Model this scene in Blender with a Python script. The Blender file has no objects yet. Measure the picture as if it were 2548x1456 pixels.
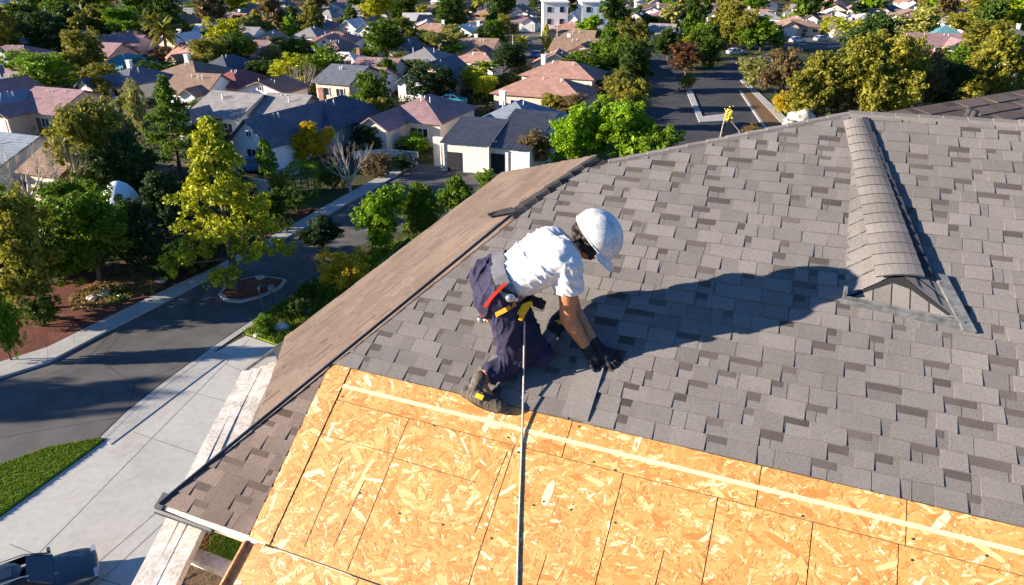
import bpy, bmesh, math, random
from mathutils import Vector, Matrix, noise
# ------------------------------------------------------------------ camera, world, sun, exposure
C = bpy.context.scene
COL = C.collection
F_, CX, CY, PITCH, CAMH = 1722.0, 1274.0, 728.0, math.radians(25.95), 20.0
cp, sp = math.cos(PITCH), math.sin(PITCH)
CAM = Vector((0, 0, CAMH))
cd = bpy.data.cameras.new('camera'); cam = bpy.data.objects.new('camera', cd); COL.objects.link(cam)
cam.location = CAM; cam.rotation_euler = (math.radians(90) - PITCH, 0, 0)
cd.sensor_width = 36; cd.lens = 36 * F_ / 2548.0; cd.clip_start = 0.05; cd.clip_end = 4000
C.camera = cam
SUN_EL, SUN_AZ = math.radians(15.5), math.radians(85.0)      # azimuth the light travels to, clockwise from +Y
w = bpy.data.worlds.new("World"); C.world = w; w.use_nodes = True
sky = w.node_tree.nodes.new('ShaderNodeTexSky'); sky.sky_type = 'NISHITA'; sky.sun_disc = False
sky.sun_elevation = SUN_EL; sky.sun_rotation = SUN_AZ + math.pi
sky.air_density = 1.0; sky.dust_density = 0.3; sky.ozone_density = 3.0
bg = w.node_tree.nodes['Background']; bg.inputs['Strength'].default_value = 0.058
tint = w.node_tree.nodes.new('ShaderNodeMix'); tint.data_type = 'RGBA'; tint.blend_type = 'MULTIPLY'; tint.inputs[0].default_value = 1
tint.inputs[7].default_value = (.50, .82, 1.22, 1)
w.node_tree.links.new(sky.outputs[0], tint.inputs[6]); w.node_tree.links.new(tint.outputs[2], bg.inputs[0])
LDIR = Vector((math.sin(SUN_AZ) * math.cos(SUN_EL), math.cos(SUN_AZ) * math.cos(SUN_EL), -math.sin(SUN_EL)))
sd = bpy.data.lights.new('sun', 'SUN'); so = bpy.data.objects.new('sun', sd); COL.objects.link(so)
sd.energy = 5.0; sd.angle = math.radians(0.5); sd.color = (1.0, 0.87, 0.70)
so.rotation_euler = LDIR.to_track_quat('-Z', 'Y').to_euler(); so.location = (-30, -10, 60)
C.view_settings.view_transform = 'Standard'; C.view_settings.look = 'None'
C.view_settings.gamma = 1; C.view_settings.exposure = 1.6
C.view_settings.use_curve_mapping = False

# ------------------------------------------------------------------ helpers
rnd = random.Random(7)
def ray(x, y):
    a = (x - CX) / F_; b = -(y - CY) / F_
    return Vector((a, cp + b * sp, -sp + b * cp))
def at(x, y, d): return CAM + ray(x, y) * d
def gnd(x, y, z=0.0):
    r = ray(x, y); return CAM + r * ((z - CAMH) / r.z)
def proj(q):
    q = Vector(q) - CAM; d = q.y * cp - q.z * sp; u = q.y * sp + q.z * cp
    return (CX + F_ * q.x / d, CY - F_ * u / d, d)

class MB:
    def __init__(s): s.v = []; s.f = []; s.m = []
    def add(s, vs, fs, m=0):
        o = len(s.v); s.v += [tuple(v) for v in vs]
        for f in fs: s.f.append(tuple(i + o for i in f)); s.m.append(m)
    def box(s, c, sz, rz=0.0, m=0, rot=None):
        c = Vector(c); R = rot if rot is not None else Matrix.Rotation(rz, 3, 'Z')
        vs = [c + R @ Vector((x * sz[0] / 2, y * sz[1] / 2, z * sz[2] / 2)) for z in (-1, 1) for y in (-1, 1) for x in (-1, 1)]
        s.add(vs, [(0, 2, 3, 1), (4, 5, 7, 6), (0, 1, 5, 4), (2, 6, 7, 3), (0, 4, 6, 2), (1, 3, 7, 5)], m)
    def obox(s, o, ax, ay, az, m=0):       # box from corner o with edge vectors
        o, ax, ay, az = map(Vector, (o, ax, ay, az))
        vs = [o + ax * i + ay * j + az * k for k in (0, 1) for j in (0, 1) for i in (0, 1)]
        s.add(vs, [(0, 2, 3, 1), (4, 5, 7, 6), (0, 1, 5, 4), (2, 6, 7, 3), (0, 4, 6, 2), (1, 3, 7, 5)], m)
    def prism(s, poly, z0, z1, m=0):
        n = len(poly); a = [Vector((p[0], p[1], z0)) for p in poly]; b = [Vector((p[0], p[1], z1)) for p in poly]
        s.add(a + b, [tuple(range(n - 1, -1, -1)), tuple(range(n, 2 * n))] + [(i, (i + 1) % n, n + (i + 1) % n, n + i) for i in range(n)], m)
    def tube(s, pts, rs, k=8, m=0, cap=True):
        pts = [Vector(p) for p in pts]
        if not isinstance(rs, (list, tuple)): rs = [rs] * len(pts)
        o = len(s.v); up = Vector((0.13, 0.31, 0.94))
        prev = None
        for i, p in enumerate(pts):
            d = (pts[min(i + 1, len(pts) - 1)] - pts[max(i - 1, 0)])
            if d.length < 1e-9: d = Vector((0, 0, 1))
            d.normalize()
            a = (prev - d * prev.dot(d)) if prev is not None else d.cross(up if abs(d.dot(up)) < .95 else Vector((1, 0, 0)))
            if a.length < 1e-6: a = d.cross(Vector((1, 0, 0)))
            a.normalize(); b = d.cross(a); prev = a
            for j in range(k):
                t = 2 * math.pi * j / k
                s.v.append(tuple(p + (a * math.cos(t) + b * math.sin(t)) * rs[i]))
        for i in range(len(pts) - 1):
            for j in range(k):
                s.f.append((o + i * k + j, o + i * k + (j + 1) % k, o + (i + 1) * k + (j + 1) % k, o + (i + 1) * k + j)); s.m.append(m)
        if cap:
            s.f.append(tuple(o + j for j in range(k - 1, -1, -1))); s.m.append(m)
            e = o + (len(pts) - 1) * k
            s.f.append(tuple(e + j for j in range(k))); s.m.append(m)
    def ball(s, c, r, seg=10, ring=7, m=0, rot=None, jit=0.0, rr=None):
        c = Vector(c); r = r if isinstance(r, (list, tuple)) else (r, r, r); o = len(s.v); R = rot or Matrix.Identity(3)
        rr = rr or rnd
        for i in range(ring + 1):
            th = math.pi * i / ring
            for j in range(seg):
                ph = 2 * math.pi * j / seg; q = 1 + rr.uniform(-jit, jit)
                s.v.append(tuple(c + R @ Vector((r[0] * math.sin(th) * math.cos(ph) * q, r[1] * math.sin(th) * math.sin(ph) * q, r[2] * math.cos(th) * q))))
        for i in range(ring):
            for j in range(seg):
                s.f.append((o + i * seg + j, o + (i + 1) * seg + j, o + (i + 1) * seg + (j + 1) % seg, o + i * seg + (j + 1) % seg)); s.m.append(m)
    def build(s, name, mats, parent=None, smooth=False, post=None):
        me = bpy.data.meshes.new(name)
        off = parent.location if parent is not None and parent.get('_abs') else Vector((0, 0, 0))
        me.from_pydata([tuple(Vector(v) - off) for v in s.v], [], s.f)
        if not isinstance(mats, (list, tuple)): mats = [mats]
        for mt in mats: me.materials.append(mt)
        me.polygons.foreach_set('material_index', s.m)
        if smooth: me.polygons.foreach_set('use_smooth', [True] * len(s.f))
        me.update()
        o = bpy.data.objects.new(name, me); COL.objects.link(o)
        if parent is not None: o.parent = parent
        return o
def tag(o, label=None, cat=None, group=None, kind=None):
    if label: o['label'] = label
    if cat: o['category'] = cat
    if group: o['group'] = group
    if kind: o['kind'] = kind
    return o
def thing(name, label, cat, loc, rz=0.0, group=None, absolute=False):
    o = bpy.data.objects.new(name, None); COL.objects.link(o); o.empty_display_size = .2
    o.location = loc; o.rotation_euler = (0, 0, rz); tag(o, label, cat, group)
    if absolute: o['_abs'] = 1
    return o
def copy_tree(o, parent=None):
    c = o.copy(); COL.objects.link(c); c.parent = parent
    for ch in list(o.children): copy_tree(ch, c)
    return c

# ------------------------------------------------------------------ materials
def newmat(name):
    m = bpy.data.materials.new(name); m.use_nodes = True
    nt = m.node_tree; return m, nt, nt.nodes['Principled BSDF']
def N(nt, t, **kw):
    n = nt.nodes.new(t)
    for k, v in kw.items():
        if k in n.inputs.keys(): n.inputs[k].default_value = v
        else: setattr(n, k, v)
    return n
def ramp(nt, fac, stops):
    r = nt.nodes.new('ShaderNodeValToRGB'); el = r.color_ramp.elements
    while len(el) < len(stops): el.new(0.5)
    for e, (p, c) in zip(el, stops): e.position = p; e.color = (c[0], c[1], c[2], 1)
    nt.links.new(fac, r.inputs[0]); return r.outputs[0]
def mixc(nt, fac, a, b, mode='MIX'):
    n = nt.nodes.new('ShaderNodeMix'); n.data_type = 'RGBA'; n.blend_type = mode
    for sock, val in ((n.inputs[0], fac), (n.inputs[6], a), (n.inputs[7], b)):
        if hasattr(val, 'links'): nt.links.new(val, sock)
        elif isinstance(val, (int, float)): sock.default_value = val
        else: sock.default_value = (val[0], val[1], val[2], 1)
    return n.outputs[2]
def objco(nt, scale=(1, 1, 1), rot=(0, 0, 0)):
    t = N(nt, 'ShaderNodeTexCoord'); mp = N(nt, 'ShaderNodeMapping'); mp.inputs['Scale'].default_value = scale; mp.inputs['Rotation'].default_value = rot
    nt.links.new(t.outputs['Object'], mp.inputs[0]); return mp.outputs[0]
def ntex(nt, co, scale, detail=4, rough=.6):
    n = N(nt, 'ShaderNodeTexNoise'); n.inputs['Scale'].default_value = scale; n.inputs['Detail'].default_value = detail; n.inputs['Roughness'].default_value = rough
    nt.links.new(co, n.inputs['Vector']); return n.outputs['Fac']
def bump(nt, b, h, strength=.3, dist=.01):
    n = N(nt, 'ShaderNodeBump'); n.inputs['Strength'].default_value = strength; n.inputs['Distance'].default_value = dist
    nt.links.new(h, n.inputs['Height']); nt.links.new(n.outputs[0], b.inputs['Normal'])
def sh(c, k): return tuple(min(1, max(0, x * k)) for x in c)
def mat(name, col, rough=.8, scale=3.0, amt=.25, bumpd=0.0, fine=0.0, island=0.0, metal=0.0, spec=.3):
    m, nt, b = newmat(name)
    co = objco(nt); f1 = ntex(nt, co, scale)
    c = ramp(nt, f1, [(.3, sh(col, 1 - amt)), (.7, sh(col, 1 + amt))])
    if fine:
        f2 = ntex(nt, co, fine, 2, .7)
        c = mixc(nt, .55, c, ramp(nt, f2, [(.35, (.25, .25, .25)), (.65, (.8, .8, .8))]), 'OVERLAY')
    if island:
        g = N(nt, 'ShaderNodeNewGeometry')
        k = ramp(nt, g.outputs['Random Per Island'], [(0, (1 - island,) * 3), (1, (1 + island * .0,) * 3)])
        c = mixc(nt, 1.0, c, k, 'MULTIPLY')
    nt.links.new(c, b.inputs['Base Color']); b.inputs['Roughness'].default_value = rough
    b.inputs['Metallic'].default_value = metal; b.inputs['Specular IOR Level'].default_value = spec
    if bumpd: bump(nt, b, ntex(nt, co, fine or scale * 8, 3), .6, bumpd)
    return m
M = {}
M['shingle'] = mat('shingle_granules', (.208, .190, .178), .95, 1.3, .16, .003, 190, .22, spec=.1)
M['shingle_base'] = mat('shingle_under', (.186, .170, .160), .95, 1.5, .16, .003, 190, .22, spec=.1)
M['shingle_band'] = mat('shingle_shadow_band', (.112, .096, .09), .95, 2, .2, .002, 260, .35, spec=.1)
M['shingle_brown'] = mat('shingle_brown_granules', (.165, .122, .098), .95, 1.5, .2, .003, 160, .20, spec=.1)
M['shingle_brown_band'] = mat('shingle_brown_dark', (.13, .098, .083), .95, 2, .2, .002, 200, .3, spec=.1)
M['shingle_mid'] = mat('shingle_grey_brown', (.21, .16, .135), .95, 1.5, .2, .003, 160, .25, spec=.1)
M['tar'] = mat('dark_underlay', (.02, .02, .022), .9, 4, .3)
M['cap'] = mat('dark_cap_shingle', (.045, .043, .045), .9, 6, .3, .002, 150, .4)
M['metal_grey'] = mat('painted_flashing', (.13, .135, .14), .5, 8, .15, .001, 20)
M['black_metal'] = mat('dark_gutter_metal', (.05, .05, .055), .45, 8, .3)
M['white_paint'] = mat('weathered_white_paint', (.72, .64, .54), .75, 7, .28, .003, 40)
M['wood_raw'] = mat('raw_fascia_wood', (.50, .28, .12), .7, 6, .3, .003, 40)
M['stucco'] = mat('house_stucco', (.6, .55, .47), .9, 2, .08, .004, 30)
M['nail'] = mat('nail_dark', (.03, .025, .02), .5)
M['strip'] = mat('pale_strip', (.76, .56, .34), .6, 20, .08)
# oriented strand board flakes
m, nt, b = newmat('strand_board_flakes')
g = N(nt, 'ShaderNodeNewGeometry'); co = objco(nt)
c = ramp(nt, g.outputs['Random Per Island'], [(0, (.46, .195, .045)), (.2, (.57, .27, .072)), (.6, (.63, .325, .10)), (.86, (.69, .40, .145)), (.95, (.80, .58, .29)), (1, (.86, .72, .46))])
f1 = ntex(nt, co, 90, 3, .7); f2 = ntex(nt, co, 2.2, 3)
c = mixc(nt, .38, c, ramp(nt, f1, [(.3, (.3, .3, .3)), (.7, (.72, .72, .72))]), 'OVERLAY')
c = mixc(nt, 1.0, c, ramp(nt, f2, [(.3, (.86, .84, .82)), (.7, (1, 1, 1))]), 'MULTIPLY')
nt.links.new(c, b.inputs['Base Color']); b.inputs['Roughness'].default_value = .55; bump(nt, b, f1, .4, .002)
M['osb'] = m
# ground covers
def ground_mat(name, stops, scale, scale2, bumpd=.05, rough=.95, ov=.6, crack=0, stain=False):
    m, nt, b = newmat(name); co = objco(nt)
    f1 = ntex(nt, co, scale, 8, .65); c = ramp(nt, f1, stops)
    f2 = ntex(nt, co, scale2, 4, .7)
    c = mixc(nt, ov, c, ramp(nt, f2, [(.35, (.2, .2, .2)), (.65, (.8, .8, .8))]), 'OVERLAY')
    if stain:
        c = mixc(nt, ramp(nt, ntex(nt, objco(nt, (1, .35, 1), (0, 0, .6)), .35, 5, .6), [(.52, (0, 0, 0)), (.75, (.55, .55, .55))]), c, (.34, .26, .16))
    if crack:
        vo = N(nt, 'ShaderNodeTexVoronoi'); vo.feature = 'DISTANCE_TO_EDGE'; vo.inputs['Scale'].default_value = crack
        wn = N(nt, 'ShaderNodeTexNoise'); wn.inputs['Scale'].default_value = .8; nt.links.new(co, wn.inputs['Vector'])
        nt.links.new(mixc(nt, .25, co, wn.outputs['Color'], 'ADD'), vo.inputs['Vector'])
        c = mixc(nt, 1.0, c, ramp(nt, vo.outputs['Distance'], [(.004, (.72, .72, .72)), (.010, (1, 1, 1))]), 'MULTIPLY')
        c = mixc(nt, 1.0, c, ramp(nt, ntex(nt, co, .5, 6, .7), [(.42, (.86, .86, .86)), (.56, (1, 1, 1))]), 'MULTIPLY')
    nt.links.new(c, b.inputs['Base Color']); b.inputs['Roughness'].default_value = rough; b.inputs['Specular IOR Level'].default_value = .2
    bump(nt, b, f2, .8, bumpd); return m
M['yard'] = ground_mat('yards_soil_and_weeds', [(.3, (.02, .035, .008)), (.45, (.045, .055, .018)), (.6, (.09, .065, .035)), (.75, (.16, .12, .07))], .12, 2.5)
M['lawn'] = ground_mat('lawn_green', [(.3, (.05, .11, .008)), (.5, (.12, .20, .015)), (.7, (.20, .26, .03))], .9, 14)
M['mulch'] = ground_mat('red_mulch', [(.3, (.08, .028, .018)), (.55, (.16, .055, .035)), (.75, (.24, .11, .06))], .5, 9)
M['dirt'] = ground_mat('dry_dirt_debris', [(.3, (.06, .035, .02)), (.5, (.2, .12, .06)), (.62, (.10, .06, .03)), (.8, (.38, .28, .18))], 2.2, 12)
M['asphalt'] = ground_mat('asphalt', [(.3, (.092, .086, .083)), (.7, (.135, .126, .118))], .25, 30, .004, ov=.4, crack=.16)
M['asphalt_dark'] = ground_mat('asphalt_darker', [(.3, (.045, .045, .05)), (.7, (.07, .07, .075))], .25, 30, .004, ov=.4, crack=.12)  # a darker asphalt tone, for the side street
M['concrete'] = ground_mat('driveway_concrete', [(.25, (.38, .365, .325)), (.5, (.46, .44, .40)), (.75, (.49, .475, .43))], .35, 3, .002, .85, ov=.12, stain=True)
M['sidewalk'] = ground_mat('sidewalk_concrete', [(.3, (.33, .32, .30)), (.7, (.43, .41, .38))], .6, 4, .002, .85, ov=.2)
M['water_blue'] = mat('blue_pool_cover', (.05, .16, .3), .3, 3, .2)
# foliage, tinted per tree through the object's own colour
def leaf_mat(name, spread=.5, trans=.33):
    m, nt, b = newmat(name)
    oi = N(nt, 'ShaderNodeObjectInfo'); g = N(nt, 'ShaderNodeNewGeometry')
    k = ramp(nt, g.outputs['Random Per Island'], [(0, (1 - spread,) * 3), (.5, (.85, .85, .85)), (1, (1.0, .98, .8))])
    c = mixc(nt, 1.0, oi.outputs['Color'], k, 'MULTIPLY')
    co = objco(nt); f = ntex(nt, co, 5, 2)
    c = mixc(nt, .45, c, ramp(nt, f, [(.35, (.36, .42, .34)), (.65, (.84, .76, .5))]), 'OVERLAY')
    nt.links.new(c, b.inputs['Base Color']); b.inputs['Roughness'].default_value = .6; b.inputs['Specular IOR Level'].default_value = .25
    tr = N(nt, 'ShaderNodeBsdfTranslucent'); nt.links.new(c, tr.inputs[0])
    mx = N(nt, 'ShaderNodeMixShader'); mx.inputs[0].default_value = trans
    nt.links.new(b.outputs[0], mx.inputs[1]); nt.links.new(tr.outputs[0], mx.inputs[2])
    nt.links.new(mx.outputs[0], nt.nodes['Material Output'].inputs[0]); return m
M['leaf'] = leaf_mat('foliage')
M['bark'] = mat('bark', (.13, .09, .065), .95, 6, .35, .02, 20)
M['bark_pale'] = mat('pale_bark', (.46, .39, .33), .95, 6, .3, .02, 20)
# ------------------------------------------------------------------ the setting: ground, streets, pavements
def sheet(name, pix, z, mt, world=None, kind='structure'):
    b = MB(); pts = [gnd(x, y) for x, y in pix] if world is None else [Vector((p[0], p[1], 0)) for p in world]
    bm = bmesh.new(); vs = [bm.verts.new((p.x, p.y, z)) for p in pts]; f = bm.faces.new(vs)
    bm.normal_update()
    if f.normal.z < 0: f.normal_flip()
    bmesh.ops.triangulate(bm, faces=[f])
    me = bpy.data.meshes.new(name); bm.to_mesh(me); bm.free(); me.materials.append(mt)
    o = bpy.data.objects.new(name, me); COL.objects.link(o)
    o['kind'] = kind; return o
def slab(name, pix, z0, z1, mt, kind='structure', **kw):
    b = MB(); pts = [gnd(x, y) for x, y in pix]
    area = sum(pts[i].x * pts[(i + 1) % len(pts)].y - pts[(i + 1) % len(pts)].x * pts[i].y for i in range(len(pts)))
    if area < 0: pts.reverse()
    b.prism([(p.x, p.y) for p in pts], z0, z1); o = b.build(name, mt); o['kind'] = kind; return o
g_ = MB(); g_.add([(-2500, -400, 0), (2500, -400, 0), (2500, 3000, 0), (-2500, 3000, 0)], [(0, 1, 2, 3)])
g_.build('ground', M['yard'])['kind'] = 'structure'
L_in = [(-400, 1130), (0, 943), (120, 905), (250, 836), (400, 760), (545, 683), (680, 612), (775, 560), (880, 500), (1040, 408), (1160, 418), (1330, 428)]
R_in = [(1330, 560), (1080, 560), (930, 590), (803, 684), (660, 777), (525, 868), (414, 948), (320, 1022), (250, 1090), (120, 1114), (0, 1158), (-400, 1330)]
sheet('street', L_in + R_in, .004, M['asphalt'])
def strip(name, inner, outer, z0, z1, mt):
    """raised strip between two pixel polylines with the same number of points, jointed"""
    b = MB(); n = len(inner)
    for i in range(n - 1):
        a, c, d, e = gnd(*inner[i]), gnd(*inner[i + 1]), gnd(*outer[i + 1]), gnd(*outer[i])
        L = (c - a).length; k = max(1, int(L / 1.6))
        for j in range(k):
            t0, t1 = j / k + .006 / max(L / k, .1) / k, (j + 1) / k - .006 / max(L / k, .1) / k
            p = [a.lerp(c, t0), a.lerp(c, t1), e.lerp(d, t1), e.lerp(d, t0)]
            ar = sum(p[q].x * p[(q + 1) % 4].y - p[(q + 1) % 4].x * p[q].y for q in range(4))
            if ar < 0: p.reverse()
            b.prism([(q.x, q.y) for q in p], z0, z1)
    o = b.build(name, mt); o['kind'] = 'structure'; return o
strip('pavement', L_in[:10], [(-400, 1088), (0, 906), (120, 868), (250, 803), (400, 730), (535, 668), (665, 597), (762, 543), (868, 483), (1030, 396)], 0, .13, M['sidewalk'])
strip('kerb', R_in[3:9], [(812, 688), (668, 783), (533, 875), (421, 955), (328, 1029), (259, 1096)], 0, .04, M['sidewalk'])
strip('apron', [(534, 876), (422, 956), (329, 1030), (260, 1097)], [(572, 885), (460, 968), (355, 1048), (275, 1108)], 0, .045, M['sidewalk'])
strip('gutter_line', R_in[3:9], [(801, 682), (658, 775), (523, 866), (411, 945), (317, 1019), (247, 1086)], 0, .012, mat('gutter_dirt', (.02, .02, .022), .9))
# driveway in cast panels
dw = [(535, 877), (612, 836), (690, 862), (900, 1000), (900, 1456), (600, 1900), (-500, 1900), (-400, 1560), (0, 1288), (258, 1100), (330, 1030), (423, 957)]
sheet('driveway', dw, .012, M['concrete'])
jm = mat('joint_dark', (.12, .12, .12), .9)
b = MB()
for (x0, y0), (x1, y1) in (((620, 845), (20, 1456)), ((470, 975), (640, 1020)), ((330, 1075), (520, 1140)), ((25, 1355), (210, 1430)), ((210, 1430), (640, 1060)), ((240, 1456), (420, 1290)), ((560, 905), (660, 950)), ((210, 1430), (300, 1456))):
    a, c = gnd(x0, y0), gnd(x1, y1); d = (c - a).normalized(); nn = Vector((-d.y, d.x, 0)) * .012
    b.add([a - nn + Vector((0, 0, .016)), c - nn + Vector((0, 0, .016)), c + nn + Vector((0, 0, .016)), a + nn + Vector((0, 0, .016))], [(0, 1, 2, 3)])
b.build('driveway_joint', jm)['kind'] = 'structure'
slab('lawn', [(252, 1092), (120, 1116), (0, 1160), (-400, 1334), (-400, 1556), (0, 1284), (256, 1098)], 0, .1, M['lawn'])
slab('mulch_bed', [(-400, 1084), (0, 904), (120, 866), (250, 801), (400, 728), (533, 666), (560, 640), (420, 620), (150, 700), (0, 780), (-400, 900)], 0, .09, M['mulch'])
slab('mulch_patch', [(663, 595), (690, 560), (740, 530), (775, 520), (762, 541)], 0, .1, M['mulch'])
slab('dirt_patch', [(170, 745), (250, 700), (330, 690), (420, 700), (400, 720), (250, 770), (180, 775)], .02, .13, M['dirt'])
slab('garden_strip', [(612, 832), (660, 783), (803, 688), (900, 640), (1020, 590), (900, 700), (760, 880), (690, 860)], 0, .12, M['lawn'])
slab('garden_bed', [(470, 1285), (640, 1320), (660, 1420), (540, 1420), (435, 1350)], 0, .05, M['dirt'])
slab('lawn_patch', [(535, 1330), (640, 1345), (640, 1425), (500, 1400)], .02, .09, M['lawn'])
sheet('patio', [(420, 1385), (600, 1450), (560, 1600), (330, 1600)], .03, M['dirt'])
# island with kerb round the tree
isl = [gnd(x, y) for x, y in ((543, 737), (560, 718), (600, 700), (640, 690), (690, 695), (715, 700), (700, 720), (650, 742), (600, 755), (562, 752))]
cc = sum(isl, Vector()) / len(isl)
if sum(isl[i].x * isl[(i + 1) % 10].y - isl[(i + 1) % 10].x * isl[i].y for i in range(10)) < 0: isl.reverse()
b = MB(); b.prism([(p.x, p.y) for p in isl], 0, .15); b.build('island_kerb', M['sidewalk'])['kind'] = 'structure'
b = MB(); b.prism([(cc.x + (p.x - cc.x) * .88, cc.y + (p.y - cc.y) * .88) for p in isl], .15, .19); b.build('island_bed', M['mulch'])['kind'] = 'structure'
# the two streets beyond the roof
sheet('side_street', [(1588, 110), (1640, 108), (1700, 190), (1735, 194), (1760, 174), (1855, 143), (1960, 128), (1960, 150), (1850, 190), (1840, 227), (1909, 330), (1960, 460), (1640, 460), (1600, 300), (1597, 251), (1599, 154)], .004, M['asphalt_dark'])
slab('median', [(1707, 227), (1720, 222), (1748, 292), (1800, 286), (1812, 302), (1740, 306)], 0, .14, M['sidewalk'])
slab('side_pavement', [(1841, 200), (1852, 198), (1975, 312), (1955, 320)], 0, .13, M['sidewalk'])
slab('side_verge', [(1841, 227), (1850, 205), (1950, 318), (1909, 330)], 0, .1, M['dirt'])
slab('side_kerb', [(1838, 226), (1844, 226), (1914, 330), (1907, 330)], 0, .12, M['sidewalk'])
slab('left_kerb', [(1590, 110), (1594, 110), (1603, 154), (1601, 251), (1606, 300), (1598, 300), (1592, 251), (1594, 154)], 0, .13, M['sidewalk'])
sheet('parking_lot', [(1933, 98), (1990, 84), (2105, 86), (2095, 120), (1960, 124)], .006, M['asphalt'])
sheet('middle_street', [(1305, 60), (1345, 60), (1354, 100), (1352, 165), (1270, 165), (1285, 100)], .006, M['asphalt'])
slab('middle_kerb', [(1354, 62), (1358, 62), (1362, 165), (1354, 165)], 0, .13, M['sidewalk'])
sheet('shaded_drive', [(590, 345), (760, 318), (745, 432), (700, 445), (600, 405)], .008, M['sidewalk'])

# ------------------------------------------------------------------ the house with the roof being re-laid
AZ, TH = math.radians(68), math.radians(28)
e_ = Vector((math.sin(AZ), -math.cos(AZ), 0)); u_ = Vector((math.cos(AZ) * math.cos(TH), math.sin(AZ) * math.cos(TH), math.sin(TH)))
n_ = e_.cross(u_).normalized(); P0 = at(1490, 905, 4.3)
def onp(x, y, o=P0, n=n_):
    r = ray(x, y); return CAM + r * (n.dot(o - CAM) / n.dot(r))
def PH(x, y, h):
    r = ray(x, y); return CAM + r * ((h + n_.dot(P0 - CAM)) / n_.dot(r))
def ST(s, t, h=0.0): return P0 + e_ * s + u_ * t + n_ * h
def st(q): return ((Vector(q) - P0).dot(e_), (Vector(q) - P0).dot(u_))
HOUSE = thing('roofed_house', 'house seen from above its grey shingled hip roof with bare strand board along one edge', 'house', ST(1, 1, -6).to_2d().to_3d(), absolute=True)
corner = onp(400, 1255); A2 = onp(1480, 392); peak = onp(2112, 288)
sC, tC = st(corner); TB = -.415                      # TB: line where board meets shingles
def clip_mesh(o, cuts):
    bm = bmesh.new(); bm.from_mesh(o.data); off = o.parent.location if o.parent else Vector()
    for p, nn in cuts:
        bmesh.ops.bisect_plane(bm, geom=bm.verts[:] + bm.edges[:] + bm.faces[:], plane_co=Vector(p) - off, plane_no=nn, clear_outer=True)
    bm.to_mesh(o.data); bm.free()
def cut2(a, b, inside, n=n_):
    a, b, inside = Vector(a), Vector(b), Vector(inside); nn = (b - a).cross(n).normalized()
    if nn.dot(inside - a) > 0: nn = -nn
    return (a, nn)
def shingles(b, o, e, u, n, s0, s1, t0, t1, h, wmin, wmax, rr, th=.006, tooth=.006, gmin=.08, gmax=.30, wob=.002, keep=None):
    """laminated shingles: courses of base tiles, raised tabs and printed dark bands, built up from real pieces (mats 0 tab, 1 base, 2 band, 3 underlay)"""
    def pt(s, t, z): return o + e * s + u * t + n * z
    k = 0; t = t0
    while t < t1 - 1e-6:
        te = min(t + h, t1); s = s0 - rr.random() * .3
        while s < s1:                                        # base tiles
            wd = rr.uniform(.25, .5); a, c = s + .0015, s + wd - .0015; j = rr.uniform(-wob, wob)
            if keep is None or keep((a + c) / 2, (t + te) / 2):
                b.add([pt(a, t + j, th), pt(c, t + j, th), pt(c, te + .02, .0012), pt(a, te + .02, .0012), pt(a, t + j, 0), pt(c, t + j, 0)], [(0, 1, 2, 3), (4, 5, 1, 0)], 1)
            s += wd
        s = s0 - rr.random() * .3
        while s < s1:                                        # tabs and gaps
            wd = rr.uniform(wmin, wmax); j = rr.uniform(-wob, wob) * 2; z0 = th + tooth * rr.uniform(.8, 1.15); z1 = .0035; jr = rr.uniform(-.004, .004)
            if keep is None or keep(s + wd / 2, (t + te) / 2):
                v = [pt(s, t + j, z0), pt(s + wd, t - j, z0), pt(s + wd + jr, te, z1), pt(s + jr, te, z1), pt(s, t + j, 0), pt(s + wd, t - j, 0), pt(s + wd + jr, te, 0), pt(s + jr, te, 0)]
                b.add(v, [(0, 1, 2, 3), (4, 5, 1, 0), (5, 6, 2, 1), (7, 4, 0, 3)], 0)
            s += wd
            gp = rr.uniform(gmin, gmax)
            if rr.random() < .75:
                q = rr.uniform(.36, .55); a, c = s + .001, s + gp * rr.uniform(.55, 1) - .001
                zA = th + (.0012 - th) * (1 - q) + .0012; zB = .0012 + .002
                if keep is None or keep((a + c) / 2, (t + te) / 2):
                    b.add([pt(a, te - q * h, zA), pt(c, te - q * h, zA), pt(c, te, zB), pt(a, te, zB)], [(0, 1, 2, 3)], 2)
            s += gp if rr.random() < .8 else .004
        t += h; k += 1
SM = [M['shingle'], M['shingle_base'], M['shingle_band'], M['tar']]
rr = random.Random(3)
inside = ST(0, .8)
hipc = cut2(corner, A2, inside); backc = cut2(onp(1510, 409), peak, inside)
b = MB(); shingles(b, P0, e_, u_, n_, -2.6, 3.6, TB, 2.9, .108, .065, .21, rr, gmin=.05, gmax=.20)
o = b.build('roof_slope', SM, HOUSE); ridc = (ST(0, 2.60), u_)
clip_mesh(o, [hipc, backc, ridc])
b = MB(); OE = -1.66
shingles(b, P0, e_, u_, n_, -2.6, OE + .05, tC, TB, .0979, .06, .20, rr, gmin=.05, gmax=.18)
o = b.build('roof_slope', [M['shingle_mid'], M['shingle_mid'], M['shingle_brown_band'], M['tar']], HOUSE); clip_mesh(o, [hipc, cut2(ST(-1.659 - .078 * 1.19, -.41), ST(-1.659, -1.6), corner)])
tag(o, 'darker shingled corner beside the bare board edge')
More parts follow.
